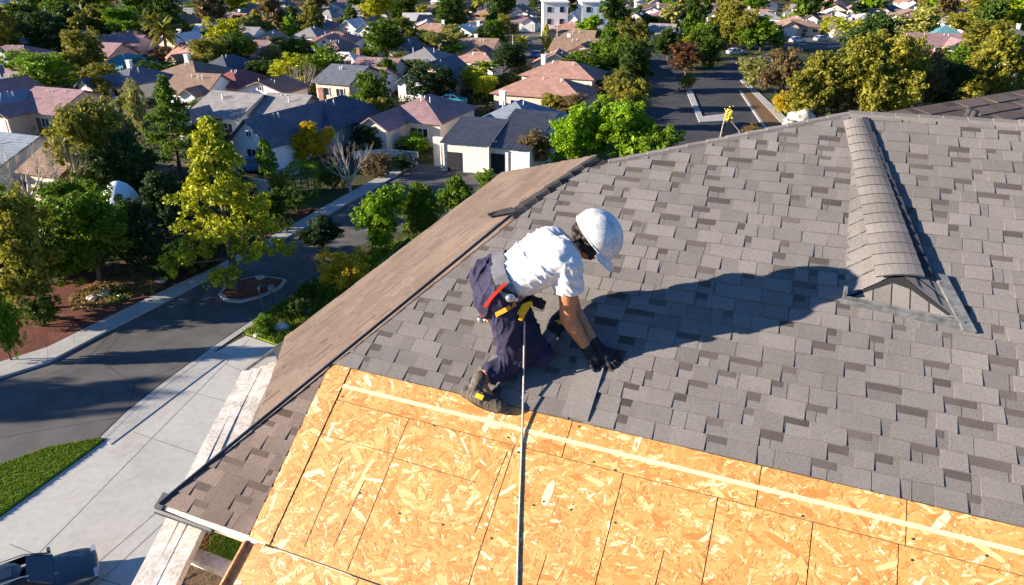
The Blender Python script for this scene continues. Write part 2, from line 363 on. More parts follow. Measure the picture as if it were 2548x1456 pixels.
# solid deck under the whole slope, with back slopes, so the roof has body
b = MB()
hipend = onp(1510, 400)
top = [corner, ST(-1.58, tC), ST(3.6, tC), ST(3.6, 2.6), peak, hipend, A2]
dk = [p - n_ * .004 for p in top]; dk2 = [p - n_ * .12 for p in top]; k = len(top)
b.add(dk + dk2, [tuple(range(k)), tuple(range(2 * k - 1, k - 1, -1))] + [(i, i + k, (i + 1) % k + k, (i + 1) % k) for i in range(k)], 0)
b.build('roof_deck', M['tar'], HOUSE)
hb = math.radians(68)
b = MB(); dn = Vector((.25, .9, -.45)).normalized()
for a_, c_ in ((A2, hipend), (hipend, peak), (peak, ST(3.6, 2.6))):
    b.add([a_, c_, c_ + dn * 3.2, a_ + dn * 3.2], [(0, 1, 2, 3)])
b.build('back_slope', M['shingle_base'], HOUSE)
# the far hip end that falls away on the left
q1 = Vector((math.sin(math.radians(5)), math.cos(math.radians(5)), 0)); Ad = (A2 - corner).normalized()
nq = Ad.cross(q1).normalized()
if nq.z < 0: nq = -nq
def onq(x, y): return onp(x, y, corner, nq)
q1 = (onp(1250, 430, corner, nq) - onp(678, 865, corner, nq)).normalized(); uq = nq.cross(q1).normalized()
if uq.z < 0: uq = -uq
b = MB()
def qs(q): d = Vector(q) - corner; return d.dot(q1), d.dot(uq)
evt = (qs(onq(678, 865))[1] + qs(onq(1250, 430))[1]) / 2
shingles(b, corner, q1, uq, nq, -.5, 5.6, evt, 3.2, .115, .10, .26, rr, th=.007, tooth=.003, keep=lambda s, t: True)
o = b.build('roof_slope', [M['shingle_brown'], M['shingle_brown'], M['shingle_brown_band'], M['tar']], HOUSE)
nx_, ny_ = onq(603, 919), onq(1250, 430)
clip_mesh(o, [cut2(corner, A2, onq(900, 720), nq), cut2(onq(678, 865), onq(1250, 430), onq(900, 720), nq), cut2(onq(641, 1045), onq(690, 900), onq(900, 720), nq), cut2(onq(1250, 430), onq(1480, 388), onq(1200, 550), nq)])
tag(o, 'brown shingled hip end falling away to the left')
qp = [onq(641, 1045), onq(690, 900), onq(678, 865), onq(1250, 430), onq(1480, 388)]
b = MB(); k = 5; a = [p - nq * .006 for p in qp]; c = [p - nq * .09 for p in qp]
b.add(a + c, [tuple(range(k)), tuple(range(2 * k - 1, k - 1, -1))] + [(i, i + k, (i + 1) % k + k, (i + 1) % k) for i in range(k)])
b.build('roof_deck', M['tar'], HOUSE)
b = MB(); b.tube([onq(600, 923) - nq * .02, onq(678, 866) - nq * .02, onq(1250, 431) - nq * .02], .014, 6); b.build('drip_edge', M['metal_grey'], HOUSE)
# hip line: thin dark strip, then the loose cap shingles near the top
b = MB(); a0 = corner + n_ * .012; a1 = onp(1285, 528) + n_ * .012
b.tube([a0, a0.lerp(a1, .35) + n_ * .004, a0.lerp(a1, .7), a1], [.013, .011, .011, .012], 6); b.build('hip_strip', M['black_metal'], HOUSE)
b = MB(); c0, c1 = onp(1272, 538), onp(1478, 398); nt_ = 7; dd = (c1 - c0) / nt_; sd_ = dd.normalized().cross(n_).normalized()
for i in range(nt_):
    p = c0 + dd * i; wv = .045 + rr.uniform(-.006, .01); lift = n_ * (.028 + rr.uniform(0, .01))
    q = p + dd * 1.25
    v = [p - sd_ * wv + n_ * .012, p + lift, p + sd_ * wv + n_ * .004, q + sd_ * wv, q + n_ * .012, q - sd_ * wv]
    v2 = [x - n_ * .012 for x in v]
    b.add(v + v2, [(0, 1, 4, 5), (1, 2, 3, 4), (0, 6, 7, 1), (1, 7, 8, 2)])
b.build('hip_cap', M['cap'], HOUSE)
b = MB(); v = [(1215, 540), (1240, 528), (1275, 523), (1290, 530), (1270, 538), (1225, 543)]
pv = [onp(x, y) + n_ * (.02 if i % 2 else .035) for i, (x, y) in enumerate(v)]; b.add(pv + [p - n_ * .02 for p in pv], [(0, 1, 2, 3, 4, 5)] + [(i, i + 6, (i + 1) % 6 + 6, (i + 1) % 6) for i in range(6)])
b.build('torn_shingle', M['cap'], HOUSE)
# top hip and ridge caps
b = MB()
for (p, q, wv) in ((onp(1515, 408), peak, .04), (peak, ST(3.6, 2.6), .05)):
    L = (q - p).length; n2 = int(L / .15); d = (q - p) / n2; sd_ = d.normalized().cross(n_).normalized()
    for i in range(n2):
        a = p + d * i; c = a + d * 1.12; lf = n_ * (.022 + rr.uniform(0, .004))
        b.add([a - sd_ * wv + n_ * .012, a + lf, a + sd_ * wv - n_ * .01, c + sd_ * wv - n_ * .014, c + n_ * .014, c - sd_ * wv + n_ * .004, a - sd_ * wv, a - n_ * .01], [(0, 1, 4, 5), (1, 2, 3, 4), (0, 6, 7, 1)])
b.build('ridge_cap', M['shingle'], HOUSE)

# bare strand board deck, sheet by sheet
def board_edge(t): # left edge of the boards in s
    a, c = st(onp(835, 912)), st(onp(640, 1340)); return a[0] + (c[0] - a[0]) * (t - a[1]) / (c[1] - a[1])
def osb_sheet(s0, s1, t0, t1, idx, z=.0):
    rr = random.Random(100 + idx); b = MB(); T = .011
    cs = [ST(sk(s_, t_), t_, z_) for z_ in (z - T - .002, z - .002) for (s_, t_) in ((s0, t0), (s1, t0), (s1, t1), (s0, t1))]
    b.add(cs, [(3, 2, 1, 0), (4, 5, 6, 7), (0, 1, 5, 4), (1, 2, 6, 5), (2, 3, 7, 6), (3, 0, 4, 7)])
    ar = (s1 - s0) * (t1 - t0)
    for i in range(int(5600 * ar)):
        s, t = rr.uniform(s0, s1), rr.uniform(t0, t1)
        big = rr.random()
        L = rr.uniform(.022, .065) if big < .84 else rr.uniform(.07, .17); W = L * rr.uniform(.10, .30)
        a = rr.gauss(.25, .9); ca, sa = math.cos(a), math.sin(a); zz = z - .0018 + rr.random() * .0016
        pts = []
        for (x, y) in ((-.5, 0), (-.42, .4), (-.1, .5 + rr.uniform(-.1, .1)), (.3, .42), (.5, rr.uniform(-.3, .3)), (.36, -.45), (0, -.5 + rr.uniform(-.1, .1)), (-.4, -.38)):
            x = (x + rr.uniform(-.05, .05)) * L; y = (y + x / L * rr.uniform(-.3, .3)) * W
            ss, tt = s + x * ca - y * sa, t + x * sa + y * ca
            tt = min(max(tt, t0), t1); pts.append(ST(sk(min(max(ss, s0), s1), tt), tt, zz))
        b.add(pts, [tuple(range(8))])
    return b.build('board_sheet', M['osb'], HOUSE)
gp = .005; EL = [-1.50, -.985, -.30, .33, .83, 1.30, 1.69, 2.25, 2.9]
ix = 0
DZ = .004
def sk(s, t): return s - .078 * (t + 1.6) * max(0.0, 1 - (s + 1.6) / 2.2) * (1 if t > -1.6 else .3)
osb_sheet(-1.655, -1.505, -1.60, TB - .003, ix, .008)
for rows, edges in (((-.652, TB - .004), (-1.50, -.02, 1.02, 1.72, 2.9)), ((-1.600, -.657), EL), ((-2.7, -1.612), (-1.60, -.9, .1, 1.3, 2.9))):
    for a, c in zip(edges[:-1], edges[1:]):
        ix += 1; osb_sheet(a + gp / 2, c - gp / 2, rows[0], rows[1], ix, DZ)
# faint part-depth score seams, pale strip, nails
b = MB()
for s0, t0, s1, t1 in ((-1.50, -.90, -.99, -.90), (-.985, -.92, -.45, -.93), (-1.30, -1.0, -1.29, -1.55), (-1.1, -1.1, -1.12, -1.5), (-.33, -.70, -.36, -1.2), (.05, -1.2, .04, -1.6), (.62, -1.0, .6, -1.5)):
    a, c = ST(sk(s0, t0), t0, DZ + .0004), ST(sk(s1, t1), t1, DZ + .0004); d = (c - a).normalized().cross(n_) * .0016
    b = MB(); b.add([a - d, c - d, c + d, a + d], [(0, 1, 2, 3)]); b.build('score_line', M['nail'], HOUSE)
b = MB(); b.obox(ST(-1.60 - .07, -.565, DZ), ST(2.9, -.555) - ST(-1.67, -.565), u_ * .026, n_ * .0016); b.build('chalk_strip', M['strip'], HOUSE)
b = MB(); rn = random.Random(5)
for i in range(32):
    s, t = rn.uniform(-1.6, 2.6), rn.choice((-.45, -.62, -.69, -1.2, -.95, -1.57)) + rn.uniform(-.03, .03)
    b = MB(); b.tube([ST(s, t, DZ), ST(s, t, DZ + .003)], .0055, 6); b.build('nail_head', M['nail'], HOUSE)
b = MB(); b.obox(ST(-1.672, -2.7, -.10), u_ * 1.08, e_ * .014, n_ * .108); b.obox(ST(-1.655, -1.612, -.16), u_ * -1.1, e_ * .04, n_ * .14)
b.build('side_fascia', M['wood_raw'], HOUSE)
# eave board and gutter of the small dark corner
ev = corner; b = MB()
b.obox(ev - n_ * .005 - u_ * .03, e_ * .80, u_ * .032, n_ * -.10); b.build('eave_board', M['white_paint'], HOUSE)
b = MB(); b.tube([ev - u_ * .035 - n_ * .02 - e_ * .02, ev - u_ * .035 - n_ * .025 + e_ * .42], [.022, .02], 8); b.obox(ev - e_ * .03 - u_ * .03 - n_ * .005, e_ * .06, u_ * .1, n_ * .012)
b.build('gutter', M['black_metal'], HOUSE)
# walls down to the ground
b = MB(); W0 = corner + Vector((.55, .25, 0))
qe = onq(1250, 430)
wl = [(W0.x, W0.y), (W0.x + 7, W0.y - 2.8), (W0.x + 10, W0.y + 5.2), (qe.x + 1.3, qe.y + .6)]
b.prism(wl, 0, corner.z - .35); b.build('wall', M['stucco'], HOUSE)

# small gable vent dormer with its long ridge
dA = [onp(2100, 742), PH(2237, 680, .075), onp(2392, 805)]
pk = onp(2125, 300) + n_ * .01
DORM_R = onp(2335, 700)
b = MB()
fL, fT, fR = dA
nn = 12
def slope_pieces(b, base0, base1, rid0, rid1, n2, m=0, rows=3):
    for i in range(n2):
        for j in range(rows):
            u0, u1 = i / n2, (i + 1) / n2 - .01; v0, v1 = j / rows, (j + 1) / rows + .04
            def Pp(u, v): return base0.lerp(base1, u).lerp(rid0.lerp(rid1, u), v)
            nrm = (base1 - base0).cross(rid0 - base0).normalized(); nrm = nrm if nrm.z > 0 else -nrm
            b.add([Pp(u0, v0) + nrm * .006, Pp(u1, v0) + nrm * .006, Pp(u1, v1) + nrm * .001, Pp(u0, v1) + nrm * .001], [(0, 1, 2, 3)], m)
upL = onp(2085, 420); 
b.add([fL, fT, pk], [(0, 1, 2)], 1); b.add([fT, fR, pk], [(0, 1, 2)], 1)
slope_pieces(b, fL, pk, fT + n_ * .004, pk, 14)
slope_pieces(b, fR, pk, fT + n_ * .004, pk, 14)
b.build('dormer_slope', SM, HOUSE)
# gable face panels
b = MB(); base = fR - fL
inn = (fT - base * .5 - fL)
for k in range(5):
    a0, a1 = .10 + k * .16, .10 + (k + 1) * .16 - .012
    def hgt(a): return min(1, (a / .47) if a < .47 else (1 - a) / .53) * .86
    dn = -u_ * .012
    tA, tB = (fL + base * a0).lerp(fT, 0), (fL + base * a1).lerp(fT, 0)
    def topp(a): # point on the edge of the gable above base position a
        return fL.lerp(fT, a / .47) if a < .47 else fR.lerp(fT, (1 - a) / .53)
    b.add([tA + dn, tB + dn, (fL + base * a1).lerp(topp(a1), .82) + dn, (fL + base * a0).lerp(topp(a0), .82) + dn], [(0, 1, 2, 3)], k % 2)
b.add([fL - u_ * .004, fR - u_ * .004, fT - u_ * .004], [(0, 1, 2)], 3)
b.build('dormer_face', SM, HOUSE)
b = MB(); d1 = base.normalized()
b.obox(fL - u_ * .05 - d1 * .02, base + d1 * .04, u_ * .055, n_ * .012); b.obox(fL - u_ * .02 - d1 * .01, base + d1 * .02, u_ * .015, n_ * .035)
b.obox(fL - u_ * .01 - d1 * .012, d1 * .02, n_ * .07, u_ * .05)
rt = (pk - fR).normalized(); b.obox(fR - u_ * .06, rt * .42, d1 * .07, n_ * .03)
b.build('dormer_flashing', M['metal_grey'], HOUSE)
b = MB(); nn = 17; rl = pk - fT; 
for i in range(nn):
    a = fT - rl.normalized() * .03 + rl * (i / nn); c = a + rl * (1.22 / nn); wA = .135 * (1 - .42 * i / nn); wB = wA * .97
    sd_ = rl.normalized().cross(n_).normalized(); pts = []
    for P_, W_, lf in ((a, wA, .016), (c, wB, .006)):
        for k in range(7):
            x = -1 + k / 3.0; pts.append(P_ + sd_ * (x * W_) + n_ * (lf + .006 + .020 * (1 - x * x) - .012))
    lo = [p - n_ * .014 for p in pts[:7]]
    b.add(pts + lo, [(k, k + 1, k + 8, k + 7) for k in range(6)] + [(k, k + 14, k + 15, k + 1) for k in range(6)], 0)
b.build('dormer_ridge_cap', M['shingle'], HOUSE)
b = MB(); sd_ = rl.normalized().cross(n_).normalized()
sgn = 1 if (fR - fT).dot(sd_) > 0 else -1
for i in range(9):
    a = fT.lerp(pk, i / 9) + sd_ * sgn * (.125 - .009 * i) - n_ * (.035 * (1 - i / 9)); L = rl / 9 * 1.05
    b.obox(a + n_ * .002 * (i % 2), L, sd_ * sgn * (.065 - .003 * i), n_ * .014)
b.build('dormer_side_flashing', M['black_metal'], HOUSE)

# roof wing behind, to the right
rq = Vector((math.sin(math.radians(60)), math.cos(math.radians(60)), 0)); rh = Vector((rq.y, -rq.x, 0))
ur = (-rh * math.cos(math.radians(11)) + Vector((0, 0, math.sin(math.radians(11))))).normalized(); nr = rq.cross(ur).normalized()
if nr.z < 0: nr = -nr
RO = at(2200, 282, 7.4)
b = MB(); shingles(b, RO, rq, ur, nr, -1.2, 5.0, -2.4, 0, .20, .2, .5, random.Random(9))
b.add([RO + rq * -1.2 - nr * .01, RO + rq * 5 - nr * .01, RO + rq * 5 - ur * 2.4 - nr * .01, RO - rq * 1.2 - ur * 2.4 - nr * .01], [(3, 2, 1, 0)], 3)
b.add([RO + rq * -1.2, RO + rq * 5, RO + rq * 5 - Vector((0, 0, 2.2)) - rh * 2.5, RO - rq * 1.2 - Vector((0, 0, 2.2)) - rh * 2.5], [(0, 1, 2, 3)], 3)
o = b.build('rear_roof_slope', [M['shingle_brown'], M['shingle_brown'], M['shingle_brown_band'], M['shingle_mid']], HOUSE); tag(o, 'brown shingled roof wing behind the ridge')
b = MB()
for x, y in ((2405, 292), (2418, 297)):
    p = onp(x, y, RO, nr); b = MB(); b.tube([p - nr * .02, p + nr * .10], .035, 10); b.build('roof_vent', M['cap'], HOUSE)

# white pergola just under the eave
PG = thing('pergola', 'weathered white painted timber pergola below the roof corner', 'pergola', (gnd(400, 1300).x, gnd(400, 1300).y, 0), absolute=True)
ZP = corner.z - .18
pp = lambda x, y, z=ZP: gnd(x, y, z)
def plank(p, q, w_, t_, name='beam', mt=None):
    b = MB(); d = q - p; s_ = d.normalized().cross(Vector((0, 0, 1))).normalized(); n2 = 10
    for i in range(n2):      # slightly warped along its length
        a = p + d * (i / n2); c = p + d * ((i + 1) / n2)
        k0 = math.sin(i * .8 + p.x * 9) * .004; k1 = math.sin((i + 1) * .8 + p.x * 9) * .004
        vs = []
        for P_, k_ in ((a, k0), (c, k1)):
            for sx, sz in ((-1, 0), (1, 0), (1, -1), (-1, -1)): vs.append(P_ + s_ * (sx * w_ / 2 + k_) + Vector((0, 0, sz * t_ + k_)))
        b.add(vs, [(0, 1, 5, 4), (1, 2, 6, 5), (2, 3, 7, 6), (3, 0, 4, 7)] + ([(3, 2, 1, 0)] if i == 0 else []) + ([(4, 5, 6, 7)] if i == n2 - 1 else []))
    return b.build(name, mt or M['white_paint'], PG)
for (x0, y0), (x1, y1), wd, dz in (((614, 921), (322, 1500), .088, 0), ((636, 916), (349, 1500), .085, .002), ((659, 909), (373, 1500), .085, .006), ((682, 902), (400, 1500), .085, .003)):
    plank(pp(x0, y0, ZP - dz), pp(x1, y1, ZP - dz), wd, .06)
plank(pp(445, 1262, ZP - .07), pp(650, 1338, ZP - .07), .075, .05); plank(pp(415, 1350, ZP - .1), pp(610, 1428, ZP - .1), .085, .05)
b = MB()
for x, y in ((345, 1470), (560, 1425)):
    q = pp(x, y); b.box((q.x, q.y, (ZP - .15) / 2), (.12, .12, ZP - .15))
b.build('post', M['white_paint'], PG)
# ------------------------------------------------------------------ neighbouring houses
def roofmat(name, col):
    m, nt, b = newmat(name); co = objco(nt)
    f1 = ntex(nt, co, 1.2, 5); f2 = ntex(nt, co, 9, 3, .7)
    c = ramp(nt, f1, [(.3, sh(col, .78)), (.7, sh(col, 1.2))])
    c = mixc(nt, .5, c, ramp(nt, f2, [(.35, (.3, .3, .3)), (.65, (.75, .75, .75))]), 'OVERLAY')
    wv = N(nt, 'ShaderNodeTexWave'); wv.bands_direction = 'Z'; wv.inputs['Scale'].default_value = 2.2; wv.inputs['Distortion'].default_value = .6; wv.inputs['Detail'].default_value = 2
    nt.links.new(co, wv.inputs['Vector'])
    c = mixc(nt, .35, c, ramp(nt, wv.outputs['Fac'], [(0, (.35, .35, .35)), (.35, (.8, .8, .8)), (1, (1, 1, 1))]), 'MULTIPLY')
    nt.links.new(c, b.inputs['Base Color']); b.inputs['Roughness'].default_value = .9; b.inputs['Specular IOR Level'].default_value = .15
    bump(nt, b, wv.outputs['Fac'], .5, .04); return m
RC = {'mauve': (.19, .12, .125), 'terracotta': (.245, .14, .112), 'grey': (.17, .16, .16), 'slate': (.085, .09, .11), 'brown': (.17, .115, .085), 'maroon': (.16, .06, .065), 'teal': (.07, .17, .19), 'navy': (.06, .068, .088), 'blue-grey': (.14, .165, .20), 'pale': (.42, .40, .38)}
RC = {k: tuple(x * 1.55 for x in v) for k, v in RC.items()}
RM = {k: roofmat(k.replace('-', '_') + '_roof', v) for k, v in RC.items()}
WC = {'cream': (.72, .64, .52), 'peach': (.66, .46, .36), 'white': (.80, .79, .76), 'tan': (.55, .43, .33), 'grey': (.42, .42, .41)}
WM = {k: mat(k + '_wall', v, .9, .8, .08, .01, 6) for k, v in WC.items()}
M['glass'] = mat('window_glass', (.02, .03, .045), .12, 2, .3, spec=.6)
M['trim'] = mat('white_trim', (.75, .73, .7), .7, 4, .08)
M['door'] = mat('brown_door', (.14, .07, .04), .6, 4, .2)
M['garage'] = mat('garage_panel', (.62, .6, .56), .7, 3, .08)
M['fence'] = mat('wood_fence', (.24, .16, .11), .95, 3, .3, .01, 12)
M['brick'] = mat('chimney_brick', (.28, .15, .11), .9, 8, .3)

def gable(b, wb, x0, x1, y0, y1, zw, rise, axis, ov=.45, th=.16):
    """roof slabs (b) and gable walls (wb) over a rectangle; axis is the way the ridge runs"""
    sl = rise
    if axis == 'y':
        xm = (x0 + x1) / 2; hw = (x1 - x0) / 2; k = rise / hw
        for sgn in (-1, 1):
            xe = xm + sgn * (hw + ov); ze = zw - ov * k
            v = [(xe, y0 - ov, ze), (xe, y1 + ov, ze), (xm, y1 + ov, zw + rise), (xm, y0 - ov, zw + rise)]
            v2 = [(p[0], p[1], p[2] + th) for p in v]
            b.add(v + v2, [(3, 2, 1, 0), (4, 5, 6, 7), (0, 1, 5, 4), (1, 2, 6, 5), (2, 3, 7, 6), (3, 0, 4, 7)])
        wb.prism([(x0, y0), (x1, y0), (x1, y1), (x0, y1)], 0, zw)
        for y in (y0, y1): wb.add([(x0, y, zw), (x1, y, zw), (xm, y, zw + rise)], [(0, 1, 2)])
    else:
        ym = (y0 + y1) / 2; hw = (y1 - y0) / 2; k = rise / hw
        for sgn in (-1, 1):
            ye = ym + sgn * (hw + ov); ze = zw - ov * k
            v = [(x0 - ov, ye, ze), (x1 + ov, ye, ze), (x1 + ov, ym, zw + rise), (x0 - ov, ym, zw + rise)]
            v2 = [(p[0], p[1], p[2] + th) for p in v]
            b.add(v + v2, [(0, 1, 2, 3), (7, 6, 5, 4), (0, 4, 5, 1), (1, 5, 6, 2), (2, 6, 7, 3), (3, 7, 4, 0)])
        wb.prism([(x0, y0), (x1, y0), (x1, y1), (x0, y1)], 0, zw)
        for x in (x0, x1): wb.add([(x, y0, zw), (x, y1, zw), (x, ym, zw + rise)], [(0, 1, 2)])
def hip(b, wb, x0, x1, y0, y1, zw, rise, ov=.45, th=.14):
    X0, X1, Y0, Y1 = x0 - ov, x1 + ov, y0 - ov, y1 + ov; z = zw - .12
    hx, hy = (X1 - X0) / 2, (Y1 - Y0) / 2; xm, ym = (X0 + X1) / 2, (Y0 + Y1) / 2
    if hx >= hy: r0, r1 = (X0 + hy, ym), (X1 - hy, ym)
    else: r0, r1 = (xm, Y0 + hx), (xm, Y1 - hx)
    if hx == hy: r1 = (r1[0] + .01, r1[1])
    B = [(X0, Y0, z), (X1, Y0, z), (X1, Y1, z), (X0, Y1, z)]; T = [(p[0], p[1], z + th) for p in B]
    v = B + T + [(r0[0], r0[1], zw + rise), (r1[0], r1[1], zw + rise)]
    if hx >= hy: fs = [(4, 5, 9, 8), (5, 6, 9), (6, 7, 8, 9), (7, 4, 8)]
    else: fs = [(4, 5, 8), (5, 6, 9, 8), (6, 7, 9), (7, 4, 8, 9)]
    b.add(v, fs + [(3, 2, 1, 0), (0, 1, 5, 4), (1, 2, 6, 5), (2, 3, 7, 6), (3, 0, 4, 7)])
    wb.prism([(x0, y0), (x1, y0), (x1, y1), (x0, y1)], 0, zw - .02)
HL = []      # (x, y, short name, world radius)
def window(parent, x, y, z, w_, h_, side):
    """side: 'f' front (-y) or 'l' left (-x)"""
    b = MB(); t = .07
    for (ox, oz, sw, sh_) in ((0, h_ / 2, w_ + .16, t), (0, -h_ / 2, w_ + .22, t * 1.3), (-w_ / 2, 0, t, h_), (w_ / 2, 0, t, h_), (0, 0, .045, h_ - .1)):
        if side == 'f': b.box((x + ox, y - .045, z + oz), (sw, .09, sh_))
        else: b.box((x - .045, y + ox, z + oz), (.09, sw, sh_))
    f = b.build('window', M['trim'], parent)
    b = MB()
    if side == 'f': b.box((x, y - .012, z), (w_ - .04, .03, h_ - .04))
    else: b.box((x - .012, y, z), (.03, w_ - .04, h_ - .04))
    b.build('pane', M['glass'], f)
def house(px, py, wpx, dep, rot, kind, roof, wall, label, short, zw=2.8, rise=1.9, wing=None, garage=True, name='neighbour_house', group=None, chim=True):
    rr = random.Random(int(px * 13 + py)); zr = zw + rise
    p = gnd(px, py, zr); d = proj(p)[2]; W_ = max(4.0, wpx * d / F_)
    h = thing(name, label, 'house', (p.x, p.y, 0), -math.radians(rot), group)
    x0, x1, y0, y1 = -W_ / 2, W_ / 2, -dep / 2, dep / 2
    rb, wb = MB(), MB()
    if kind == 'hip': hip(rb, wb, x0, x1, y0, y1, zw, rise)
    else: gable(rb, wb, x0, x1, y0, y1, zw, rise, 'y' if kind == 'front' else 'x')
    fy = y0
    wx = 0
    if wing:                                        # a gabled wing coming forward
        side, ww, wd = wing; ww = W_ * ww; wx = (x0 + ww / 2 + .3) if side == 'l' else (x1 - ww / 2 - .3)
        gable(rb, wb, wx - ww / 2, wx + ww / 2, y0 - wd, y0 + dep * .35, zw - .05, min(rise * .82, ww * .32), 'y')
        fy = y0 - wd
    r = rb.build('roof', RM[roof], h); wb.build('wall', WM[wall], h)
    if chim and W_ > 7 and rr.random() < .6:
        b = MB(); cx_ = rr.uniform(.15, .35) * W_ * rr.choice((-1, 1)); b.box((cx_, dep * .12, zr - .1), (.7, .55, 1.5)); b.box((cx_, dep * .12, zr + .69), (.84, .69, .1)); b.build('chimney', M['brick'] if rr.random() < .5 else M['trim'], r)
    if wpx > 45:
        for k in range(3):
            b = MB(); qx, qy = rr.uniform(-.25, .25) * W_, -dep * rr.uniform(.05, .2); b.tube([(qx, qy, zw + rise * .3), (qx, qy, zr + .1)], .06, 6); b.build('roof_vent', M['trim'], r)
        if garage and wing:
            gw = min(4.6, W_ * wing[1] * .72); b = MB(); b.box((wx, fy - .02, 1.1), (gw, .06, 2.2))
            for k in range(1, 4): b.box((wx, fy - .055, k * .55), (gw - .05, .02, .04))
            b.build('garage_door', M['garage'], h)
        mx = -wx * .9 if wing else 0
        nwin = max(1, int(W_ / 5))
        for k in range(nwin):
            xx = (mx + (k - (nwin - 1) / 2) * (W_ * .5 / nwin)) if wing else (k - (nwin - 1) / 2) * W_ / nwin
            if abs(xx) < W_ / 2 - .8 and (not wing or abs(xx - wx) > W_ * wing[1] / 2 + .8): window(h, xx, y0, 1.5, 1.3, 1.1, 'f')
        if kind == 'front' and not wing: window(h, 0, y0, zw + rise * .35, .7, .6, 'f')
        for k in range(2): window(h, x0, y0 + dep * (.3 + .4 * k), 1.5, 1.2, 1.0, 'l')
        b = MB(); dx = (W_ * .1 if wx <= 0 else -W_ * .1)
        if wing or kind != 'front': b.box((dx, y0 - .03, 1.02), (.95, .07, 2.04)); b.build('door', M['door'], h)
        if zw > 4: window(h, -W_ * .22, y0, zw - 1.2, 1.2, 1.0, 'f'); window(h, W_ * .22, y0, zw - 1.2, 1.2, 1.0, 'f')
    # driveway strip and yard fence are left to the setting
    HL.append((px, py, short, h, p.copy(), max(W_, dep) * .5)); return h
